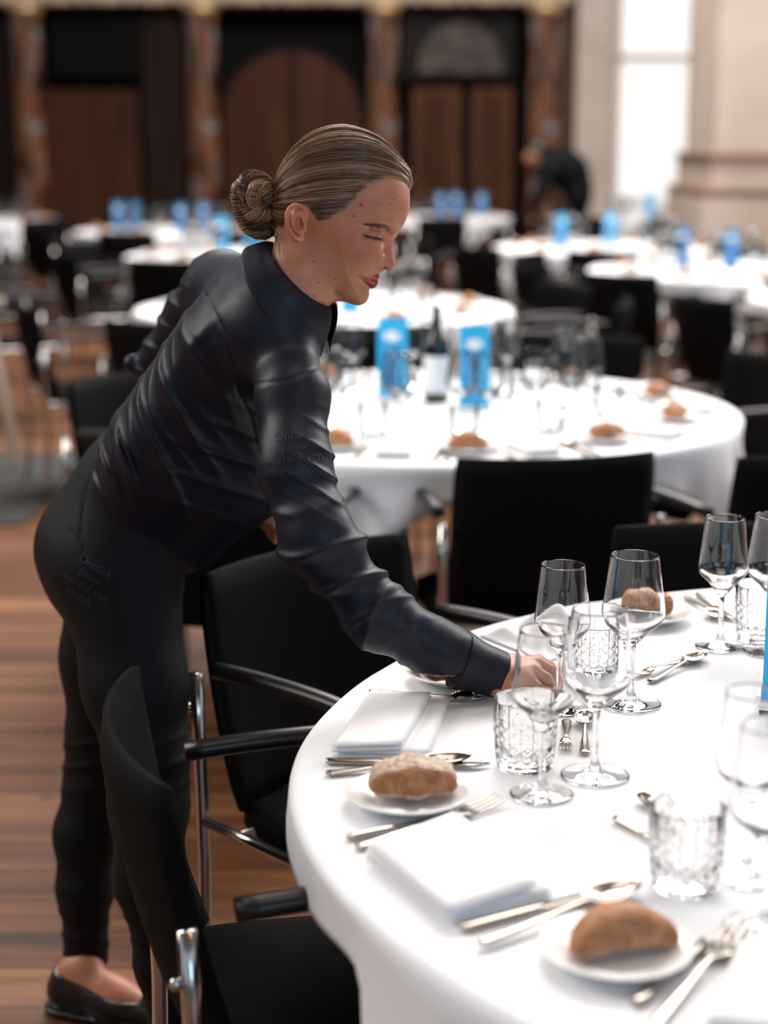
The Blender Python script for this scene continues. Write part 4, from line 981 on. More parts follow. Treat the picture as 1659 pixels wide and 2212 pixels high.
def shirt_f(P):
    t = torso(P, 0); x, y = projn(P)
    # drag folds over the lower back and side
    m = np.exp(-(((x-330)/150)**2+((y-930)/190)**2)); wv = vnoise(P, 9, 1)*1.1+vnoise(P, 21, 2)*.5; am = .35+.65*np.clip(.5+vnoise(P, 13, 8)*1.1, 0, 1)
    q = (x*.86-y*.42+.0011*(y-900)**2*.4)/26+wv*1.25; t = t+m*am*(.0100*fold(q)-.0085)+m*.0035*am*fold(q*1.9+1.3+wv*2)
    m2 = np.exp(-(((x-480)/120)**2+((y-1010)/110)**2)); t = t+m2*.005*fold((y-.25*x)/20+wv)
    m3 = np.exp(-(((x-420)/80)**2+((y-700)/110)**2)); t = t+m3*.0030*fold((x*.9+y*.45)/34+wv*1.2)
    m4 = np.exp(-(((x-250)/75)**2+((y-1010)/70)**2)); t = t-m4*.012+m4*.008*fold((x*.9-y*.5)/19+wv)
    # lower hem plane
    a = np.array(PY(186, 996, 2.66), f32); b = np.array(PY(440, 1240, 2.66), f32); dn = (b-a)/np.linalg.norm(b-a); nrm = np.array([-dn[2], 0, dn[0]], f32); nrm = nrm if nrm[2] < 0 else -nrm
    hem = (P-a)@nrm - .010*np.sin((P@dn)*38)-.006
    t = smax(t, hem, .012)
    # sleeves
    ra = chain(P, RARM, .04)
    ts = np.clip((y-850)/650, 0, 1.2)
    wr = vnoise(P, 14, 3)*1.7; as_ = .3+.7*np.clip(.5+vnoise(P, 17, 11)*1.2, 0, 1)
    me = np.exp(-((y-1200)/150)**2); ra = ra+me*as_*(.0085*fold((y*1.0+.55*x)/33+wr)-.0055)
    mu = np.exp(-((y-1010)/90)**2)*np.exp(-((x-700)/60)**2); ra = ra+mu*.0045*fold((y-.5*x)/15+wr)
    mf = np.exp(-(((x-880)/110)**2)); ra = ra+mf*as_*.0055*fold((x*.85+y*.25)/36+wr*1.3)
    # cuff end plane
    ce = np.array(PY(1079, 1457, 2.205), f32); cdv = ce-RARM[-2][0]; cdv = cdv/np.linalg.norm(cdv)
    ra = smax(ra, (P-ce)@cdv, .002)
    sd_ = polyd(x, y, SEAM1); sd2 = polyd(x, y, SEAM2); tsm = np.exp(-(sd_/3.6)**2)+.8*np.exp(-(sd2/3.6)**2)
    la = chain(P, LARM, .03); la = la+.004*fold((y-x*.3)/17+wr)
    ce2 = np.array(PY(300, 818, 2.87), f32); roll = cone(P, PY(287, 785, 2.86), PY(352, 826, 2.86), .016, .016); la = smin(la, roll, .01)
    la = smax(la, (P-ce2)@((ce2-LARM[1][0])/np.linalg.norm(ce2-LARM[1][0])), .004)
    d = smin(smin(t, ra, .028), la, .028)+.0016*tsm/(1+np.exp((P[:, 1]-2.60)/.02))
    d = smin(d, cone(P, hw(590, 700, 0), hw(636, 622, 0), .066, .0535), .03)
    ndp = (P-NC0)@NAX; return smax(d, np.where((np.linalg.norm(P-NC0, axis=1) < .16), ndp-.004, -1), .004)
def projn(P):
    q = P-np.array([0, 0, CAMH], f32); z = q@np.array(CF, f32); return 829.5+FPX*q[:, 0]/z, 1106-FPX*(q@np.array(CU, f32))/z
def trouser_f(P):
    d = hips(P, 0); x, y = projn(P)
    wr = vnoise(P, 16, 5)
    mk = np.exp(-((y-1640)/70)**2); d = d+mk*.0035*fold((y+.3*x)/16+wr)
    mh = np.exp(-((y-2000)/80)**2); d = d+mh*.003*fold((y-.2*x)/15+wr)
    h = np.array(PY(186, 2072, 2.765), f32); d = smax(d, -(P[:, 2]-h[2]-.35*(P[:, 0]-h[0])*-.3), .004) if False else d
    # hem of the left leg
    low = (P[:, 2] < h[2]+.012*np.sin(P[:, 0]*40)) & (P[:, 1] > 2.64); d = np.where(low, np.maximum(d, (h[2]-P[:, 2])), d)
    hr = .085; low = (P[:, 2] < hr) & (P[:, 1] <= 2.64); d = np.where(low, np.maximum(d, hr-P[:, 2]), d)
    # waist plane under the shirt
    a = np.array(PY(392, 935, 2.64), f32); n_ = a-np.array(PY(236, 1185, 2.66), f32); n_ = n_/np.linalg.norm(n_)
    # side seam, pocket seam grooves
    d = d+.0022*np.exp(-((x-(205-.42*(y-1010)+.0016*(y-1010)**2))/3.2)**2)*(y < 1330)*(y > 1000)
    d = d+.0022*np.exp(-((y-(1150+1.05*(x-152)))/3.0)**2)*(x > 148)*(x < 215)
    return smax(d, (P-a)@n_, .01)
# hands
def finger(P, pts, k=.004): return chain(P, pts, k)
def hq(px, py, Y, r): return (np.array(PY(px, py, Y), f32), r)
def tipz(px, py, z, r): return (np.array(PZ(px, py, z), f32), r)
def rhand(P):
    W1, W2 = hq(1070, 1442, 2.222, .0205), hq(1068, 1470, 2.195, .0195)
    d = smin(cone(P, hq(1020, 1430, 2.21, 0)[0], W1[0], .025, .0205), cone(P, hq(1020, 1450, 2.2, 0)[0], W2[0], .025, .0195), .02)
    K = [hq(1158, 1428, 2.238, .0108), hq(1160, 1434, 2.217, .0112), hq(1150, 1450, 2.197, .0108), hq(1134, 1470, 2.180, .0100)]
    for i, kx in enumerate(K):
        w_ = W1 if i < 2 else W2; d = smin(d, cone(P, w_[0], kx[0], .0165, kx[1]), .010)
    d = smin(d, ell(P, PY(1112, 1452, 2.205), (.030, .030, .0155)), .012)
    F_ = [[K[0], hq(1190, 1441, 2.236, .0088), hq(1208, 1466, 2.228, .0078), tipz(1209, 1496, .762, .0068)],
          [K[1], hq(1195, 1450, 2.214, .0090), hq(1213, 1478, 2.208, .0080), tipz(1209, 1507, .762, .0070)],
          [K[2], hq(1182, 1468, 2.194, .0086), hq(1200, 1490, 2.190, .0076), tipz(1198, 1514, .761, .0068)],
          [K[3], hq(1158, 1484, 2.178, .0076), hq(1176, 1500, 2.176, .0068), tipz(1184, 1517, .760, .0060)]]
    for f_ in F_: d = smin(d, finger(P, f_), .0035)
    th = [(W1[0], .014), hq(1112, 1440, 2.252, .0135), hq(1152, 1456, 2.262, .0108), hq(1186, 1478, 2.252, .0092), tipz(1202, 1498, .764, .0075)]
    return smin(d, finger(P, th), .006)
def lhand(P):
    w_ = LFORE[-1]; d = cone(P, w_[0], PY(585, 1128, 2.66), .017, .018)
    for i, (a, b, c_) in enumerate((((588, 1122), (600, 1140), (598, 1160)), ((584, 1130), (594, 1150), (594, 1168)), ((592, 1136), (603, 1152), (604, 1170)), ((576, 1130), (586, 1150), (588, 1162)))):
        Y = 2.645+.017*i; d = smin(d, finger(P, [(np.array(PY(*a, Y), f32), .0095), (np.array(PY(*b, Y), f32), .0080), (np.array(PY(*c_, Y), f32), .0066)]), .004)
    return smin(d, finger(P, [(np.array(PY(575, 1115, 2.63), f32), .012), (np.array(PY(596, 1128, 2.625), f32), .0095), (np.array(PY(606, 1142, 2.63), f32), .0078)]), .005)
HEEL = np.array(PZ(142, 2150, .03), f32); TOE = np.array(PZ(385, 2196, .03), f32)
def footf(P, off=0, heel=HEEL, toe=TOE, ank=None):
    fd = (toe-heel)/np.linalg.norm(toe-heel); up = np.array([0, 0, 1], f32)
    A = heel+up*.012; d = cone(P, A, heel+fd*.10+up*.012, .030+off, .034+off)
    d = smin(d, cone(P, heel+fd*.10+up*.010, heel+fd*.185+up*.0, .033+off, .026+off, ), .03)
    d = smin(d, cone(P, heel+up*.045+fd*.01, heel+fd*.075+up*.03, .026+off, .028+off), .02)
    return d
RH = np.array(PZ(335, 2330, .03), f32); RT = RH+np.array([.19, -.03, 0], f32)
def body_f(P):
    d = head_sdf(P)
    d = smin(d, torso(P, .010), .03); d = smin(d, hips(P, .008), .03)
    d = smin(d, chain(P, shrink(RARM, .012), .03), .02); d = smin(d, chain(P, shrink(LARM, .012), .03), .02); d = smin(d, chain(P, LFORE, .02), .01)
    d = smin(d, chain(P, [hp(600, 690, 0, .05), pp(560, 720, 2.5, 60)], .02), .03)
    d = smin(d, rhand(P), .006); d = smin(d, lhand(P), .006)
    d = smin(d, cone(P, LEGL[-1][0], HEEL+np.array([.035, 0, .055], f32), .036, .031), .01)
    d = smin(d, cone(P, LEGR[-1][0], RH+np.array([.035, 0, .055], f32), .034, .031), .01)
    d = smin(d, footf(P, -.003), .02); d = smin(d, footf(P, -.003, RH, RT), .02); return d
def skin_mat():
    m, nt, b, N, L = nmat('freckled_skin'); at = N.new('ShaderNodeAttribute'); at.attribute_name = 'paint'; at.attribute_type = 'GEOMETRY'
    tc = N.new('ShaderNodeTexCoord'); n1 = N.new('ShaderNodeTexNoise'); n1.inputs['Scale'].default_value = 38; n1.inputs['Detail'].default_value = 4; L.new(tc.outputs['Object'], n1.inputs['Vector'])
    r1 = ramp(N, [(.35, (1, 1, 1)), (.7, (.90, .78, .72))]); L.new(n1.outputs['Fac'], r1.inputs[0])
    vo = N.new('ShaderNodeTexVoronoi'); vo.inputs['Scale'].default_value = 330; L.new(tc.outputs['Object'], vo.inputs['Vector']); rv = ramp(N, [(.12, (.72, .52, .42)), (.30, (1, 1, 1))]); L.new(vo.outputs['Distance'], rv.inputs[0])
    m1 = N.new('ShaderNodeMix'); m1.data_type = 'RGBA'; m1.blend_type = 'MULTIPLY'; m1.inputs[0].default_value = 1; L.new(at.outputs['Color'], m1.inputs[6]); L.new(r1.outputs[0], m1.inputs[7])
    m2 = N.new('ShaderNodeMix'); m2.data_type = 'RGBA'; m2.blend_type = 'MULTIPLY'; L.new(at.outputs['Alpha'], m2.inputs[0]); L.new(m1.outputs[2], m2.inputs[6]); L.new(rv.outputs[0], m2.inputs[7]); L.new(m2.outputs[2], b.inputs['Base Color'])
    bp = N.new('ShaderNodeBump'); bp.inputs['Strength'].default_value = .15; bp.inputs['Distance'].default_value = .0006; n2 = N.new('ShaderNodeTexNoise'); n2.inputs['Scale'].default_value = 900; L.new(tc.outputs['Object'], n2.inputs['Vector']); L.new(n2.outputs['Fac'], bp.inputs['Height']); L.new(bp.outputs[0], b.inputs['Normal'])
    at2 = N.new('ShaderNodeAttribute'); at2.attribute_name = 'gloss'; L.new(at2.outputs['Fac'], b.inputs['Roughness'])
    sset(b, sss=.06, spec=.45); b.inputs['Subsurface Radius'].default_value = (1, .35, .18); b.inputs['Subsurface Scale'].default_value = .008; return m
M['skin'] = skin_mat()
def cloth_mat(name, col, rough, nscale=70, bstr=.35, bdist=.0015, **k):
    m, nt, b, N, L = nmat(name); sset(b, col=col, rough=rough, **k); tc = N.new('ShaderNodeTexCoord'); nz = N.new('ShaderNodeTexNoise'); nz.inputs['Scale'].default_value = nscale; nz.inputs['Detail'].default_value = 3; nz.inputs['Distortion'].default_value = .5
    L.new(tc.outputs['Object'], nz.inputs['Vector']); bp = N.new('ShaderNodeBump'); bp.inputs['Strength'].default_value = bstr; bp.inputs['Distance'].default_value = bdist; L.new(nz.outputs['Fac'], bp.inputs['Height']); L.new(bp.outputs[0], b.inputs['Normal']); return m
M['navy'] = cloth_mat('navy_poplin', (.0055, .0068, .0155), .46, 22, .3, .003, spec=.26)
M['trouser'] = cloth_mat('charcoal_trouser_cloth', (.006, .006, .007), .66, 500, .2, .0005, spec=.16)
M['leather'] = mat('black_leather', (.008, .0075, .008), .3, spec=.5)
M['pants_print'] = mat('dull_violet_print', (.016, .014, .032), .6)
PW = None
def paint_skin(o):
    me = o.data; n = len(me.vertices); co = np.empty(n*3, f32); me.vertices.foreach_get('co', co); P = co.reshape(-1, 3); x, y, w_ = hloc(P)
    c = np.zeros((n, 4), f32); base = np.array([.49, .205, .115]); c[:, :3] = base; c[:, 3] = .15; gl = np.full(n, .46, f32)
    headm = (y < 700) & (x > 560) & (x < 900) & (P[:, 2] > 1.15)
    def add(cx, cy, sx, sy, col, amt, ang=0, hard=False):
        dx, dy = x-cx, y-cy; ca, sa = math.cos(ang), math.sin(ang); a = (dx*ca+dy*sa)/sx; b = (-dx*sa+dy*ca)/sy; k = np.exp(-(a*a+b*b)) if not hard else 1/(1+np.exp((np.sqrt(a*a+b*b)-1)*7))
        k = (k*amt*headm)[:, None]; c[:, :3] = c[:, :3]*(1-k)+np.array(col)*k
    add(775, 545, 44, 30, (.46, .125, .06), .75); add(840, 565, 18, 24, (.44, .15, .09), .6); add(850, 440, 45, 40, (.46, .19, .11), .5); add(648, 500, 26, 42, (.52, .16, .09), .65)
    fm = np.exp(-(((x-790)/60)**2+((y-530)/60)**2)); c[:, 3] = np.where(headm, np.clip(.15+.85*fm, 0, 1), .1)
    aw = np.abs(w_)
    # lips
    Q = np.stack([(x-740)*HS, -(y-470)*HS, aw], 1).astype(f32)
    up = chain(Q, LIPU, .002); lo_ = chain(Q, LIPL, .002); below = (y-(602.3+.0*x)); up = np.where(y < 592.5+.0*x, 1, up)
    lm = np.clip(1/(1+np.exp(np.clip((np.minimum(up, lo_)-.0011)/.00025, -30, 30))), 0, 1)*(x > 765)*headm; c[:, :3] = c[:, :3]*(1-lm[:, None])+np.array([.27, .004, .006])*lm[:, None]; gl = gl*(1-lm)+.22*lm; c[:, 3] *= 1-lm
    for cx, cy, r in ((781, 461, 4.2), (766, 484, 2.6), (818, 456, 2.0), (842, 456, 1.8), (714, 603, 1.8), (725, 610, 1.6), (690, 619, 2.0), (680, 577, 2.2), (681, 647, 2.2), (848, 446, 1.6)):
        add(cx, cy, r, r*.85, (.13, .035, .02), .85, hard=True)
    for nm, arr, tp in (('paint', c, 'FLOAT_COLOR'),):
        a = me.attributes.new(nm, tp, 'POINT'); a.data.foreach_set('color', arr.ravel())
    a = me.attributes.new('gloss', 'FLOAT', 'POINT'); a.data.foreach_set('value', gl)
def join_np(parts):
    V = []; Q = []; n = 0
    for v, q in parts: V.append(v); Q.append(q+n); n += len(v)
    return np.concatenate(V), np.concatenate(Q)
person = empty('person', (float(HEEL[0])+.1, 2.66, 0)); tag(person, 'waitress in a navy shirt bending over the near table, blond hair in a bun', 'person')
bpy.context.view_layer.update(); PInv = person.matrix_world.inverted()
def adopt(o, par=None):
    par = par or person; o.parent = par; o.matrix_parent_inverse = PInv if par is person else Matrix.Identity(4); return o
def f_(F): return lambda P: F(np.asarray(P, f32))
HRES = .00105
hv, hq_ = surfnet(f_(lambda P: head_sdf(P)), tuple(np.array(hw(740, 470, 0))-[.17, .13, .17]), tuple(np.array(hw(740, 470, 0))+[.13, .13, .16]), HRES, lip=1.9)
# full figure at coarser resolution; the fine head and hand replace those regions of the same surface
fine = [(hv, hq_)]
bv, bq = surfnet(f_(body_f), (-.72, 2.05, -.02), (.30, 2.98, 1.56), .0045, lip=2.2)
def cutbox(v, q, test):
    k = ~test(v); keep = k[q].all(1); q = q[keep]; used_ = np.unique(q); mp_ = np.full(len(v), -1); mp_[used_] = np.arange(len(used_)); return v[used_], mp_[q]
nkp = hw(612, 664, 0); nkd = (hw(668, 560, 0)-hw(600, 690, 0)); nkd = nkd/np.linalg.norm(nkd)
def above_neck(v): return ((v-nkp)@nkd > .004) & (v[:, 2] > 1.1)
bv, bq = cutbox(bv, bq, above_neck)
hv2, hq2 = cutbox(hv, hq_, lambda v: ((v-nkp)@nkd < -.012))
rlo = np.array(PY(1030, 1440, 2.2)); 
def isrh(v): return (v[:, 0] > float(PY(1078, 1450, 2.2)[0])) & (v[:, 2] < 1.0) & (v[:, 2] > .7) & (v[:, 1] < 2.4)
bv, bq = cutbox(bv, bq, isrh)
rv_, rq_ = surfnet(f_(lambda P: smin(rhand(P), chain(P, shrink(RARM, .012), .03), .006)), (float(PY(1060, 1450, 2.2)[0]), 2.1, .745), (.30, 2.33, .90), .0016, lip=2)
V_, Q_ = join_np([(bv, bq), (hv2, hq2), (rv_, rq_)])
body = adopt(np_mesh('body', V_, Q_, M['skin'])); paint_skin(body)
# ---------------- clothes
sv, sq = surfnet(f_(shirt_f), (-.62, 2.05, .80), (.24, 3.0, 1.50), .0027, lip=2.2)
shirt = adopt(np_mesh('shirt', sv, sq, M['navy'])); shirt['label'] = 'creased navy shirt with a folded collar'
tv, tq = surfnet(f_(trouser_f), (-.75, 2.3, .06), (-.08, 3.0, 1.12), .0042, lip=2.2)
trousers = adopt(np_mesh('trousers', tv, tq, M['trouser'])); trousers['label'] = 'dark charcoal trousers'
def shoe_f(heel, toe):
    fd = (toe-heel)/np.linalg.norm(toe-heel); sd = np.cross(fd, [0, 0, 1]); 
    def F(P):
        P = np.asarray(P, f32); d = footf(P, .003, heel, toe); q = P-heel; s = q@fd; z = P[:, 2]
        open_ = z-(.085-.22*np.clip(s+.02, 0, .14)-.05*np.clip(s-.13, 0, 1))  # throat line
        d2 = smax(d, np.where(s < .155, open_, -1), .003)
        sole = smax(cone(P*np.array([1, 1, 1], f32), heel*[1, 1, 0]+[0, 0, .012]-fd*.0, heel*[1, 1, 0]+fd*.19+[0, 0, .012], .036, .033), np.abs(z-.010)-.0045, .002)
        heelb = smax(cone(P, heel*[1, 1, 0]+[0, 0, .01]-fd*.004, heel*[1, 1, 0]+fd*.03+[0, 0, .01], .034, .034), np.abs(z-.008)-.0078, .002)
        d2 = smax(d2, .004-z, .002); d2 = smin(d2, sole, .003); d2 = smin(d2, smax(heelb, s-.045, .002), .002); return d2
    return F
for hh, tt in ((HEEL, TOE), (RH, RT)):
    lo = np.minimum(hh, tt)-.07; hi = np.maximum(hh, tt)+.07; lo[2] = -.01; hi[2] = .14
    v, q = surfnet(shoe_f(hh, hh+(tt-hh)/np.linalg.norm(tt-hh)*.2), lo, hi, .0025, lip=3)
    adopt(np_mesh('shoe', v, q, M['leather']))['label'] = 'black slip-on shoe'
# collar: folded band around the neck
bv_s = BVHTree.FromPolygons([tuple(p) for p in sv], [tuple(p) for p in sq])
def collar():
    c0 = Vector(NC0); ax = Vector(NAX); e1 = Vector(NE1); e2 = Vector(_e2)
    n = 96; prof = []
    rows = 12; vs = []; 
    for i in range(n+1):
        th = (i/n-.5)*2*math.radians(168)+PI  # open at the front (e1)
        fr = (1-math.cos(th-PI))/2  # 0 at the back, 1 at the front
        dirv = e1*math.cos(th)+e2*math.sin(th)
        for j in range(rows+1):
            t = j/rows
            sd = abs(math.sin(th))
            if t < .38:
                k = t/.38; r = .0530+.002*k; h = -.014+.026*k
            else:
                k = (t-.38)/.62; fl = .032+.010*sd+.030*fr**1.5; r = .0550+.008*math.sin(min(1, k*2.5)*PI/2)+(.018+.012*fr)*k; h = .012-fl*k
            h += .004*(1-fr)**2
            p = c0+dirv*r*(1+.06*abs(math.cos(th)))+ax*h+e1*(.004)
            vs.append(p)
    fs = [(i*(rows+1)+j, i*(rows+1)+j+1, (i+1)*(rows+1)+j+1, (i+1)*(rows+1)+j) for i in range(n) for j in range(rows)]
    o = mesh_obj('collar', vs, fs, M['navy'], None); adopt(o, person)
    md = o.modifiers.new('t', 'SOLIDIFY'); md.thickness = .0022; md.offset = 0; md = o.modifiers.new('s', 'SUBSURF'); md.levels = 1; md.render_levels = 1
collar()
# right cuff band
a = RARM[-2][0]; ce = np.array(PY(1079, 1457, 2.205), f32); cdv = (ce-a)/np.linalg.norm(ce-a)
def cuff_f(P):
    P = np.asarray(P, f32); d = chain(P, RARM, .04)-.0016; s = (P-ce)@cdv
    d = smax(d, s-.0015, .0015); d = smax(d, -(s+.062), .0015); inner = chain(P, shrink(RARM, .004), .04); return np.maximum(d, -inner-0.0) if False else smax(d, -(cone(P, ce-cdv*.03, ce+cdv*.03, .0265, .0265)), .001)
v, q = surfnet(cuff_f, (ce-.09), (ce+.06), .002, lip=2); adopt(np_mesh('cuff', v, q, M['navy']))
# printed words on the sleeve and on the back pocket
def text_on(body_txt, p, xdir, nrm, size, name, m, par):
    c = bpy.data.curves.new(name, 'FONT'); c.body = body_txt; c.size = size; c.align_x = 'CENTER'; c.align_y = 'CENTER'; c.space_line = .95; c.extrude = 0; c.resolution_u = 3
    o = bpy.data.objects.new(name, c); COL.objects.link(o); bpy.context.view_layer.update(); dg = bpy.context.evaluated_depsgraph_get(); me = bpy.data.meshes.new_from_object(o.evaluated_get(dg)); bpy.data.objects.remove(o)
    z = Vector(nrm).normalized(); x = Vector(xdir).normalized(); y = z.cross(x).normalized(); x = y.cross(z)
    bm = bmesh.new(); bm.from_mesh(me); bmesh.ops.triangulate(bm, faces=bm.faces); bmesh.ops.subdivide_edges(bm, edges=[e for e in bm.edges if e.calc_length() > size*.22], cuts=1)
    bvh = par[1]; kill = []
    for v in bm.verts:
        w3 = Vector(p)+x*v.co.x+y*v.co.y; hit = bvh.ray_cast(w3+z*.12, -z, .25)
        if hit[0] is None: v.co = w3
        else: v.co = hit[0]+z*.0007
    bm.to_mesh(me); bm.free(); me.materials.clear(); me.materials.append(m); ob = bpy.data.objects.new(name, me); COL.objects.link(ob); adopt(ob); return ob
bv_t = BVHTree.FromPolygons([tuple(p) for p in tv], [tuple(p) for p in tq])
tocam = -CF
text_on('Ontdek\njouw\nwereld van\nsmaak.', PY(637, 978, 2.2), CR+CU*.09, tocam, .0165, 'sleeve_print', M['pants_print'], (shirt, bv_s))
text_on('Ontdek\njouw\nwereld van\nsmaak.', PY(165, 1262, 2.4), CR*.86-CU*.48, tocam, .0185, 'pocket_print', M['pants_print'], (trousers, bv_t))
# ---------------- hair
HAIRL = closed_cr([(905, 404), (872, 402), (848, 399), (825, 406), (800, 419), (783, 433), (765, 455), (748, 472), (730, 483), (708, 493), (689, 493), (676, 476), (664, 462), (648, 457), (630, 464), (620, 482), (619, 502), (624, 520), (632, 538), (626, 552), (608, 566), (580, 575), (540, 560), (540, 250), (920, 250)], 3)
HAIRG = Grid2(HAIRL)
axA = Vector(hw(600, 440, 0)); axB = Vector(hw(868, 415, 0)); axd = (axB-axA).normalized(); he1 = Vector(HW)-axd*axd.dot(Vector(HW)); he1.normalize(); he2 = he1.cross(axd)
if he2.dot(Vector(HV)) < 0: he2 = -he2
n_a, n_e1, n_e2, n_A = (np.array(t, f32) for t in (axd, he1, he2, axA))
def hair_f(P):
    P = np.asarray(P, f32); d, x, y, w_ = head_base(P)
    r = -HAIRG(x, y); th = np.where(r > 0, .0085*np.clip(r/30, 0, 1)**.6, -.0035); q = P-n_A; psi = np.arctan2(q@n_e2, q@n_e1)
    nape = np.exp(-(((x-615)/30)**2+((y-530)/35)**2)); th = th-.003*nape
    g = .0007*np.sin(psi*46+2*np.sin(psi*7))+.0006*np.sin(psi*83+3*np.sin(psi*5)+x*.01)+.0011*np.sin(psi*17+1.7*np.sin(psi*5)+x*.006)
    rr = np.clip(r/25, 0, 1); return smax(d-th+g*rr, (-r-7)*HS, .002)
hv_, hqq = surfnet(hair_f, tuple(np.array(hw(740, 440, 0))-[.12, .11, .12]), tuple(np.array(hw(740, 440, 0))+[.12, .11, .15]), .0015, lip=1.9)
def hair_mat():
    m, nt, b, N, L = nmat('dark_blond_hair'); at = N.new('ShaderNodeAttribute'); at.attribute_name = 'tone'; r = ramp(N, [(0, (.028, .014, .008)), (.3, (.11, .055, .028)), (.62, (.37, .19, .092)), (1, (.72, .46, .27))]); L.new(at.outputs['Fac'], r.inputs[0]); L.new(r.outputs[0], b.inputs['Base Color']); sset(b, rough=.36, spec=.5); return m
M['hair'] = hair_mat()
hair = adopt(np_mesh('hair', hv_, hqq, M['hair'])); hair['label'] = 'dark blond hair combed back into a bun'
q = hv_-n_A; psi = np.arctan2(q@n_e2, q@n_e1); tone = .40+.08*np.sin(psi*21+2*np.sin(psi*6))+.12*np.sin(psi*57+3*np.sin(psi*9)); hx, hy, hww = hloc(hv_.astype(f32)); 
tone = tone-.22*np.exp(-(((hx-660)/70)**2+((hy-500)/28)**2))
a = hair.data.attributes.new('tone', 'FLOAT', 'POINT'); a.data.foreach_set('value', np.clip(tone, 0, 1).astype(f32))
bv_h = BVHTree.FromPolygons([tuple(p) for p in hv_], [tuple(p) for p in hqq])
def tubes_np(paths, rads, tones, name, m, par):
    V = []; Qs = []; T = []; n = 0
    for p, r, t in zip(paths, rads, tones):
        p = np.asarray(p, f32); k = len(p)
        if k < 3: continue
        tg = np.gradient(p, axis=0); tg /= np.linalg.norm(tg, axis=1)[:, None]+1e-9; up = np.array([.3, .2, .93]); s = np.cross(tg, up); s /= np.linalg.norm(s, axis=1)[:, None]+1e-9; u = np.cross(s, tg)
        rr = r*np.minimum(1, np.minimum(np.arange(k)+.5, k-.5-np.arange(k))/2.5)[:, None]
        ring = np.stack([p+(s*math.cos(a_)+u*math.sin(a_))*rr for a_ in (0, 2.094, 4.189)], 1); V.append(ring.reshape(-1, 3))
        i = np.arange(k-1)[:, None]*3+np.arange(3)[None]; j = np.arange(k-1)[:, None]*3+(np.arange(3)[None]+1) % 3
        Qs.append(np.stack([i, j, j+3, i+3], -1).reshape(-1, 4)+n); n += 3*k; T.append(np.full(3*k, t, f32))
    o = np_mesh(name, np.concatenate(V), np.concatenate(Qs), m); adopt(o, person); a_ = o.data.attributes.new('tone', 'FLOAT', 'POINT'); a_.data.foreach_set('value', np.concatenate(T)); return o
rg = np.random.RandomState(3); paths = []; tones = []; rads = []
L_ax = (axB-axA).length
for k in range(1500):
    psi0 = rg.uniform(-PI, PI) if k % 3 else rg.uniform(-1.2, 1.9); off = rg.uniform(.0001, .0011); pth = []; t0 = rg.uniform(0, .35) if rg.rand() < .4 else 0; t1 = rg.uniform(.6, 1.06)
    wob = rg.uniform(-.05, .05)
    for t in np.linspace(max(t0, .004), t1, 30):
        ps = psi0+wob*math.sin(t*4); dv = he1*math.cos(ps)+he2*math.sin(ps); o3 = axA+axd*(t*L_ax)
        hit = bv_h.ray_cast(o3+dv*.15, -dv, .15)
        if hit[0] is None: continue
        p = hit[0]; lx, ly, lw = hloc(np.array([p], f32)); 
        if HAIRG(lx, ly)[0] > -2: 
            if len(pth) > 2: break
            continue
        if pth and (Vector(pth[-1])-p).length > .022: break
        pth.append(tuple(p+hit[1]*off))
    if len(pth) > 4:
        P_ = np.array(pth); paths.append(P_); streak = .46+.11*math.sin(psi0*21+2*math.sin(psi0*6)); low = .25 if psi0 < -.2 else 0; tones.append(float(np.clip(streak+rg.normal(0, .23)-low, .02, 1))); rads.append(rg.uniform(.00022, .00042))  # tone streaks by angle, low strands darker
hs_ = (paths, rads, tones)
# bun
bc = Vector(hw(551, 437, .0))
v, q = surfnet(lambda P: smin(ell(np.asarray(P, f32), hw(553, 432, 0), (.019, .026, .028)), ell(np.asarray(P, f32), hw(560, 468, 0), (.018, .022, .018)), .02), tuple(np.array(bc)-[.05, .05, .07]), tuple(np.array(bc)+[.06, .05, .06]), .003, lip=3)
bun = adopt(np_mesh('hair_bun', v, q, M['hair'])); a = bun.data.attributes.new('tone', 'FLOAT', 'POINT'); a.data.foreach_set('value', np.full(len(v), .12, f32))
paths, rads, tones = [], [], []
def lock(pts, r, n=60, tw=1.2, tone=.5):
    P_ = smooth_path([Vector(hw(a, b, c)) for a, b, c in pts], 30); up = Vector((0, .3, 1))
    for s in range(n):
        a0 = rg.uniform(0, 2*PI); rr = r*math.sqrt(rg.uniform(.25, 1)); pth = []
        for i, p in enumerate(P_):
            t = (P_[min(i+1, 29)]-P_[max(i-1, 0)]).normalized(); s1 = t.cross(up).normalized(); s2 = s1.cross(t); an = a0+tw*2*PI*i/29; fl = rr*(.45+.55*math.sin(PI*(i+1)/31)**.5)
            pth.append(tuple(p+s1*math.cos(an)*fl+s2*math.sin(an)*fl))
        paths.append(pth); tones.append(float(np.clip(rg.normal(tone, .17), .03, 1))); rads.append(rg.uniform(.0003, .0006))
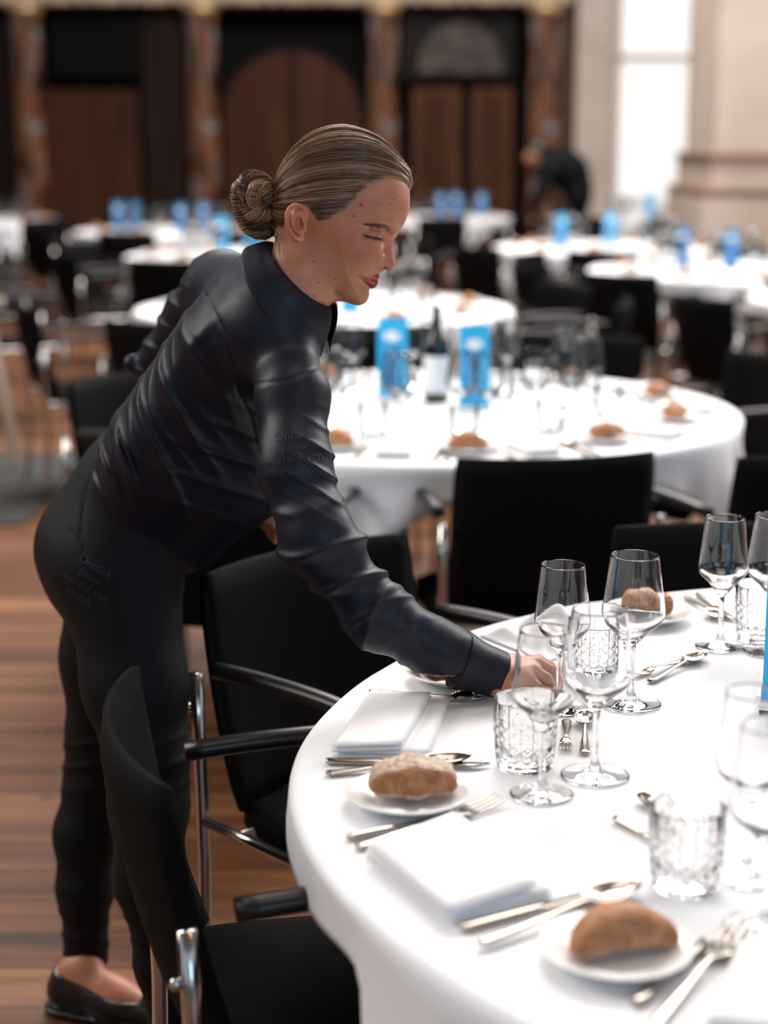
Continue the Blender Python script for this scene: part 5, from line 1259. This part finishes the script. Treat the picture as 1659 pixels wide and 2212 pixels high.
for c_ in ([(594, 415, .004), (572, 398, .020), (548, 388, .022), (530, 400, .022), (527, 420, .026), (540, 440, .032)],
           [(590, 425, .014), (572, 412, .030), (556, 418, .036), (552, 440, .036), (562, 462, .030)],
           [(545, 388, .006), (524, 396, .006), (513, 415, .008), (516, 438, .014), (532, 452, .022), (556, 458, .028), (586, 450, .020)],
           [(516, 425, -.004), (514, 448, .004), (524, 470, .014), (545, 486, .020), (572, 488, .018), (592, 475, .010)],
           [(518, 445, -.012), (521, 470, -.002), (534, 490, .006), (560, 500, .008), (585, 497, .004)],
           [(540, 440, .028), (556, 428, .034), (574, 432, .030), (588, 440, .018)],
           [(592, 405, -.008), (565, 385, -.008), (535, 386, -.006), (516, 405, -.012), (513, 435, -.016)],
           [(520, 470, -.016), (540, 492, -.012), (570, 500, -.012), (590, 490, -.010)],
           [(532, 462, .022), (550, 472, .027), (572, 472, .024), (590, 462, .014)]):
    lk = globals().get('lk', 0)+1; lock(c_, .0105, 80, tone=(.62, .34, .7, .42, .25, .78, .5, .3, .55)[lk % 9])
tubes_np(paths, rads, tones, 'bun_strands', M['hair'], bun)
# stray nape hairs
paths, rads, tones = [], [], []
for k in range(60):
    a = rg.uniform(0, 1); p0 = (606+a*22+rg.normal(0, 2), 500+a*14, .056+.012*a+rg.normal(0, .002)); p2 = (600+a*30+rg.normal(0, 6), 560+rg.uniform(-8, 26), .050+rg.normal(0, .003)); p1 = ((p0[0]+p2[0])/2-3, (p0[1]+p2[1])/2, .060)
    paths.append([tuple(x_) for x_ in smooth_path([Vector(hw(*p0)), Vector(hw(*p1)), Vector(hw(*p2))], 10)]); rads.append(.00016); tones.append(rg.uniform(.5, 1))
for k in range(26):
    a = rg.uniform(0, 1); x0, y0 = 860+a*26, 378+a*26; p0 = (x0, y0, rg.uniform(-.02, .04)); p1 = (x0+rg.uniform(4, 12), y0-rg.uniform(2, 12), p0[2]); p2 = (x0+rg.uniform(8, 22), y0-rg.uniform(-10, 26), p0[2])
    paths.append([tuple(x_) for x_ in smooth_path([Vector(hw(*p0)), Vector(hw(*p1)), Vector(hw(*p2))], 8)]); rads.append(.00010); tones.append(.9)
tubes_np(hs_[0]+paths, hs_[1]+rads, hs_[2]+tones, 'hair_strands', M['hair'], hair)
# hair tie
bm = bmesh.new(); R0 = .021; pts = []
for i in range(41):
    a = 2*PI*i/40; pts.append(Vector(hw(590, 437, 0))+he1*math.cos(a)*R0+he2*math.sin(a)*R0*1.15+axd*(.0012*math.sin(a*14)))
tube_bm(bm, pts, [.0028+.0006*math.sin(i*2.2) for i in range(41)], 8, None); adopt(bm_obj('hair_tie', bm, mat('beige_elastic', (.42, .24, .15), .5)))
# brow and lashes from short hairs on the skin
bvs = BVHTree.FromPolygons([tuple(p) for p in hv2], [tuple(p) for p in hq2])
def onskin(px, py, off=.0004):
    o3 = Vector(hw(px, py, .14)); h_ = bvs.ray_cast(o3, -Vector(HW), .2); return (h_[0]+h_[1]*off, h_[1]) if h_[0] else (None, None)
paths, rads, tones = [], [], []
for k in range(260):
    t = rg.uniform(0, 1); px = 791+52*t; cy = 500.5-1.5*math.sin(t*PI)+3.0*t; thk = 1.0+4.2*t**.8*(1.15-t*.4); py = cy+rg.uniform(-thk, thk*.9)
    p, nn = onskin(px, py); 
    if p is None: continue
    p2, _ = onskin(px-rg.uniform(5, 8), py-rg.uniform(0, 2.2), .0011)
    if p2 is None or (p2-p).length > .0075: continue
    paths.append([tuple(p), tuple((p+p2)/2+nn*.0005), tuple(p2)]); rads.append(.00026); tones.append(rg.uniform(.05, .3))
tubes_np(paths, rads, tones, 'eyebrow', M['hair'], None)
paths, rads, tones = [], [], []; lp = []
def slit(t): return 787+36*t, 520.5+6.5*math.sin(t*PI*.62)-1.0*t
for k in range(70):
    t = rg.uniform(0, 1); px, py = slit(t); p, nn = onskin(px, py)
    if p is None: continue
    e = p+Vector(HW)*.0022-Vector(HV)*rg.uniform(.0030, .0052)+Vector(HU)*(.0052*(t-.55))+Vector(HU)*.002
    paths.append([tuple(p), tuple(p.lerp(e, .5)+Vector(HW)*.0008), tuple(e)]); rads.append(.00034); tones.append(0)
tubes_np(paths, rads, tones, 'eyelashes', M['hair'], None)
lp = [onskin(*slit(t), .0002)[0] for t in np.linspace(0, 1, 14)]; lp = [p for p in lp if p is not None]
bm = bmesh.new(); tube_bm(bm, lp, [.0004, .0009, .0011, .0010, .0005], 6, 24); adopt(bm_obj('lash_line', bm, mat('black_lash_line', (.008, .005, .004), .5)))
# earrings
gold = mat('rose_gold', (.9, .55, .35), .18, metal=1.0)
er = None
for k, (px, py, w_, r) in enumerate(((647, 537.5, .0905, 1.3), (651, 540, .0905, 1.0), (655, 541, .0900, .9), (659, 538.5, .0885, 1.1))):
    bm = bmesh.new(); tube_bm(bm, [Vector(hw(px, py, w_))+Vector(HU)*math.cos(a_)*.0016*r+Vector(HV)*math.sin(a_)*.0013*r for a_ in np.linspace(0, 2*PI, 13)], .0005, 6); o = bm_obj('earring', bm, gold)
    adopt(o)
bm = bmesh.new(); tube_bm(bm, [Vector(hw(a_, b_, .0915)) for a_, b_ in ((634, 486), (637, 481), (642, 478))], .0007, 6, 8); adopt(bm_obj('ear_cuff', bm, gold))
bm = bmesh.new(); r = bmesh.ops.create_uvsphere(bm, u_segments=10, v_segments=8, radius=.0013); bmesh.ops.translate(bm, verts=r['verts'], vec=hw(661, 499, .0845)); adopt(bm_obj('ear_stud', bm, gold))
# ---------------- the man bending in the background
MY = 15.0
def mp2(px, py, r, dy=0): return pp(px, py, MY+dy, r)
man = empty('person', (float(mp2(1255, 400, 1)[0][0]), MY, 0)); tag(man, 'man in dark clothes bending over a table in the background', 'person')
bpy.context.view_layer.update(); mi = man.matrix_world.inverted()
def man_t(P, g):
    d = chain(P, shrink([mp2(1182, 372, 30), mp2(1205, 356, 36), mp2(1232, 370, 36), mp2(1246, 405, 34)], g), .08)
    for dy in (-.17, .17): d = smin(d, chain(P, shrink([mp2(1186, 368, 20, dy), mp2(1166, 418, 14, dy*1.3), mp2(1152, 462, 10, dy)], g), .03), .06)
    return d
def man_l(P, g):
    d = chain(P, shrink([mp2(1246, 405, 30), mp2(1250, 425, 30)], g), .05)
    for dy, dx in ((-.11, -4), (.12, 6)): d = smin(d, chain(P, shrink([mp2(1248, 425, 23, dy), mp2(1256+dx, 535, 15, dy), mp2(1262+dx, 645, 11, dy)], g), .03), .06)
    return d
MH = mp2(1156, 334, 1)[0]
def man_head(P):
    d = ell(P, MH, (.075, .08, .105), np.array([[.82, 0, .57], [0, 1, 0], [-.57, 0, .82]])); d = smin(d, ell(P, MH+np.array([-.085, 0, -.035], f32), (.014, .012, .02)), .02)
    for s in (-1, 1): d = smin(d, ell(P, MH+np.array([.01, .077*s, -.01], f32), (.02, .01, .03)), .01)
    return smin(d, cone(P, MH+np.array([.03, 0, -.04], f32), mp2(1182, 364, 1)[0], .05, .058), .04)
def man_hand(P):
    d = None
    for dy in (-.17, .17):
        p = mp2(1150, 470, 8, dy)[0]; q = ell(P, p, (.025, .035, .04))
        for k in range(5): q = smin(q, cone(P, p+np.array([0, (k-2)*.016, -.02], f32), p+np.array([-.02 if k else .01, (k-2)*.02, -.085+.008*abs(k-2)], f32), .009, .007), .008)
        d = q if d is None else np.minimum(d, q)
    return d
def addman(name, F, m, lo=(1.0, 14.2, 0), hi=(2.3, 15.8, 1.75), h=.011):
    v, q = surfnet(lambda P: F(np.asarray(P, f32)), lo, hi, h, lip=2.5); o = np_mesh(name, v, q, m); o.parent = man; o.matrix_parent_inverse = mi; return o
sk = mat('tanned_skin', (.38, .17, .10), .5)
addman('body', lambda P: np.minimum(smin(smin(man_head(P), man_t(P, .015), .03), man_l(P, .012), .05), man_hand(P)), sk)
addman('shirt', lambda P: man_t(P, 0), mat('dark_teal_black_shirt', (.004, .006, .007), .85, spec=.1)); addman('trousers', lambda P: smax(man_l(P, 0), .09-P[:, 2], .01), M['black'])
addman('hair', lambda P: smax(ell(P, MH+np.array([.012, 0, .02], f32), (.088, .088, .11), np.array([[.82, 0, .57], [0, 1, 0], [-.57, 0, .82]])), -(P[:, 2]-MH[2]+(P[:, 0]-MH[0])*.7-.0), .01), mat('black_hair', (.006, .004, .004), .5))
for dx, dy in ((-4, -.11), (6, .12)):
    an = mp2(1262+dx, 650, 1, dy)[0]; v, q = surfnet(lambda P: smax(smin(ell(np.asarray(P, f32), (an[0]-.07, an[1], .035), (.14, .045, .045)), ell(np.asarray(P, f32), (an[0], an[1], .06), (.05, .045, .06)), .03), -P[:, 2]+.002, .004), (an[0]-.25, an[1]-.08, 0), (an[0]+.1, an[1]+.08, .16), .008, lip=3); o = np_mesh('shoe', v, q, M['leather']); o.parent = man; o.matrix_parent_inverse = mi
# ---------------- tell look-alikes in small groups apart by their order in the photo
ORD = ['leftmost', 'second from the left', 'third from the left', 'fourth from the left', 'fifth from the left', 'sixth from the left', 'seventh from the left', 'eighth from the left', 'ninth from the left', 'tenth from the left', 'eleventh from the left']
byl = {}
for o in bpy.data.objects:
    if not o.parent and o.get('label') and o.get('group'): byl.setdefault((o['label'], o['group']), []).append(o)
for (lb, g), os_ in byl.items():
    if 1 < len(os_) <= 11:
        os_.sort(key=lambda o: proj(o.location)[0])
        for k, o in enumerate(os_):
            t = lb+', '+(ORD[k] if k < len(os_)-1 or k < 2 else 'rightmost')
            if len(t.split()) <= 16: o['label'] = t
byl = {}
for o in bpy.data.objects:
    if not o.parent and o.get('label') and o.get('group'): byl.setdefault((o['label'], o['group']), []).append(o)
for (lb, g), os_ in byl.items():
    if len(os_) <= 11: continue
    ym = sorted(o.location.y for o in os_)[len(os_)//2]
    for nm, sel in (('front half', [o for o in os_ if o.location.y < ym]), ('back half', [o for o in os_ if o.location.y >= ym])):
        sel.sort(key=lambda o: proj(o.location)[0])
        for k, o in enumerate(sel[:11]):
            t = lb.replace('stemmed ', '').replace(' on the ', ', '+nm+' of the ', 1)+', '+(ORD[k] if k < len(sel)-1 else 'rightmost')
            if len(t.split()) <= 16: o['label'] = t
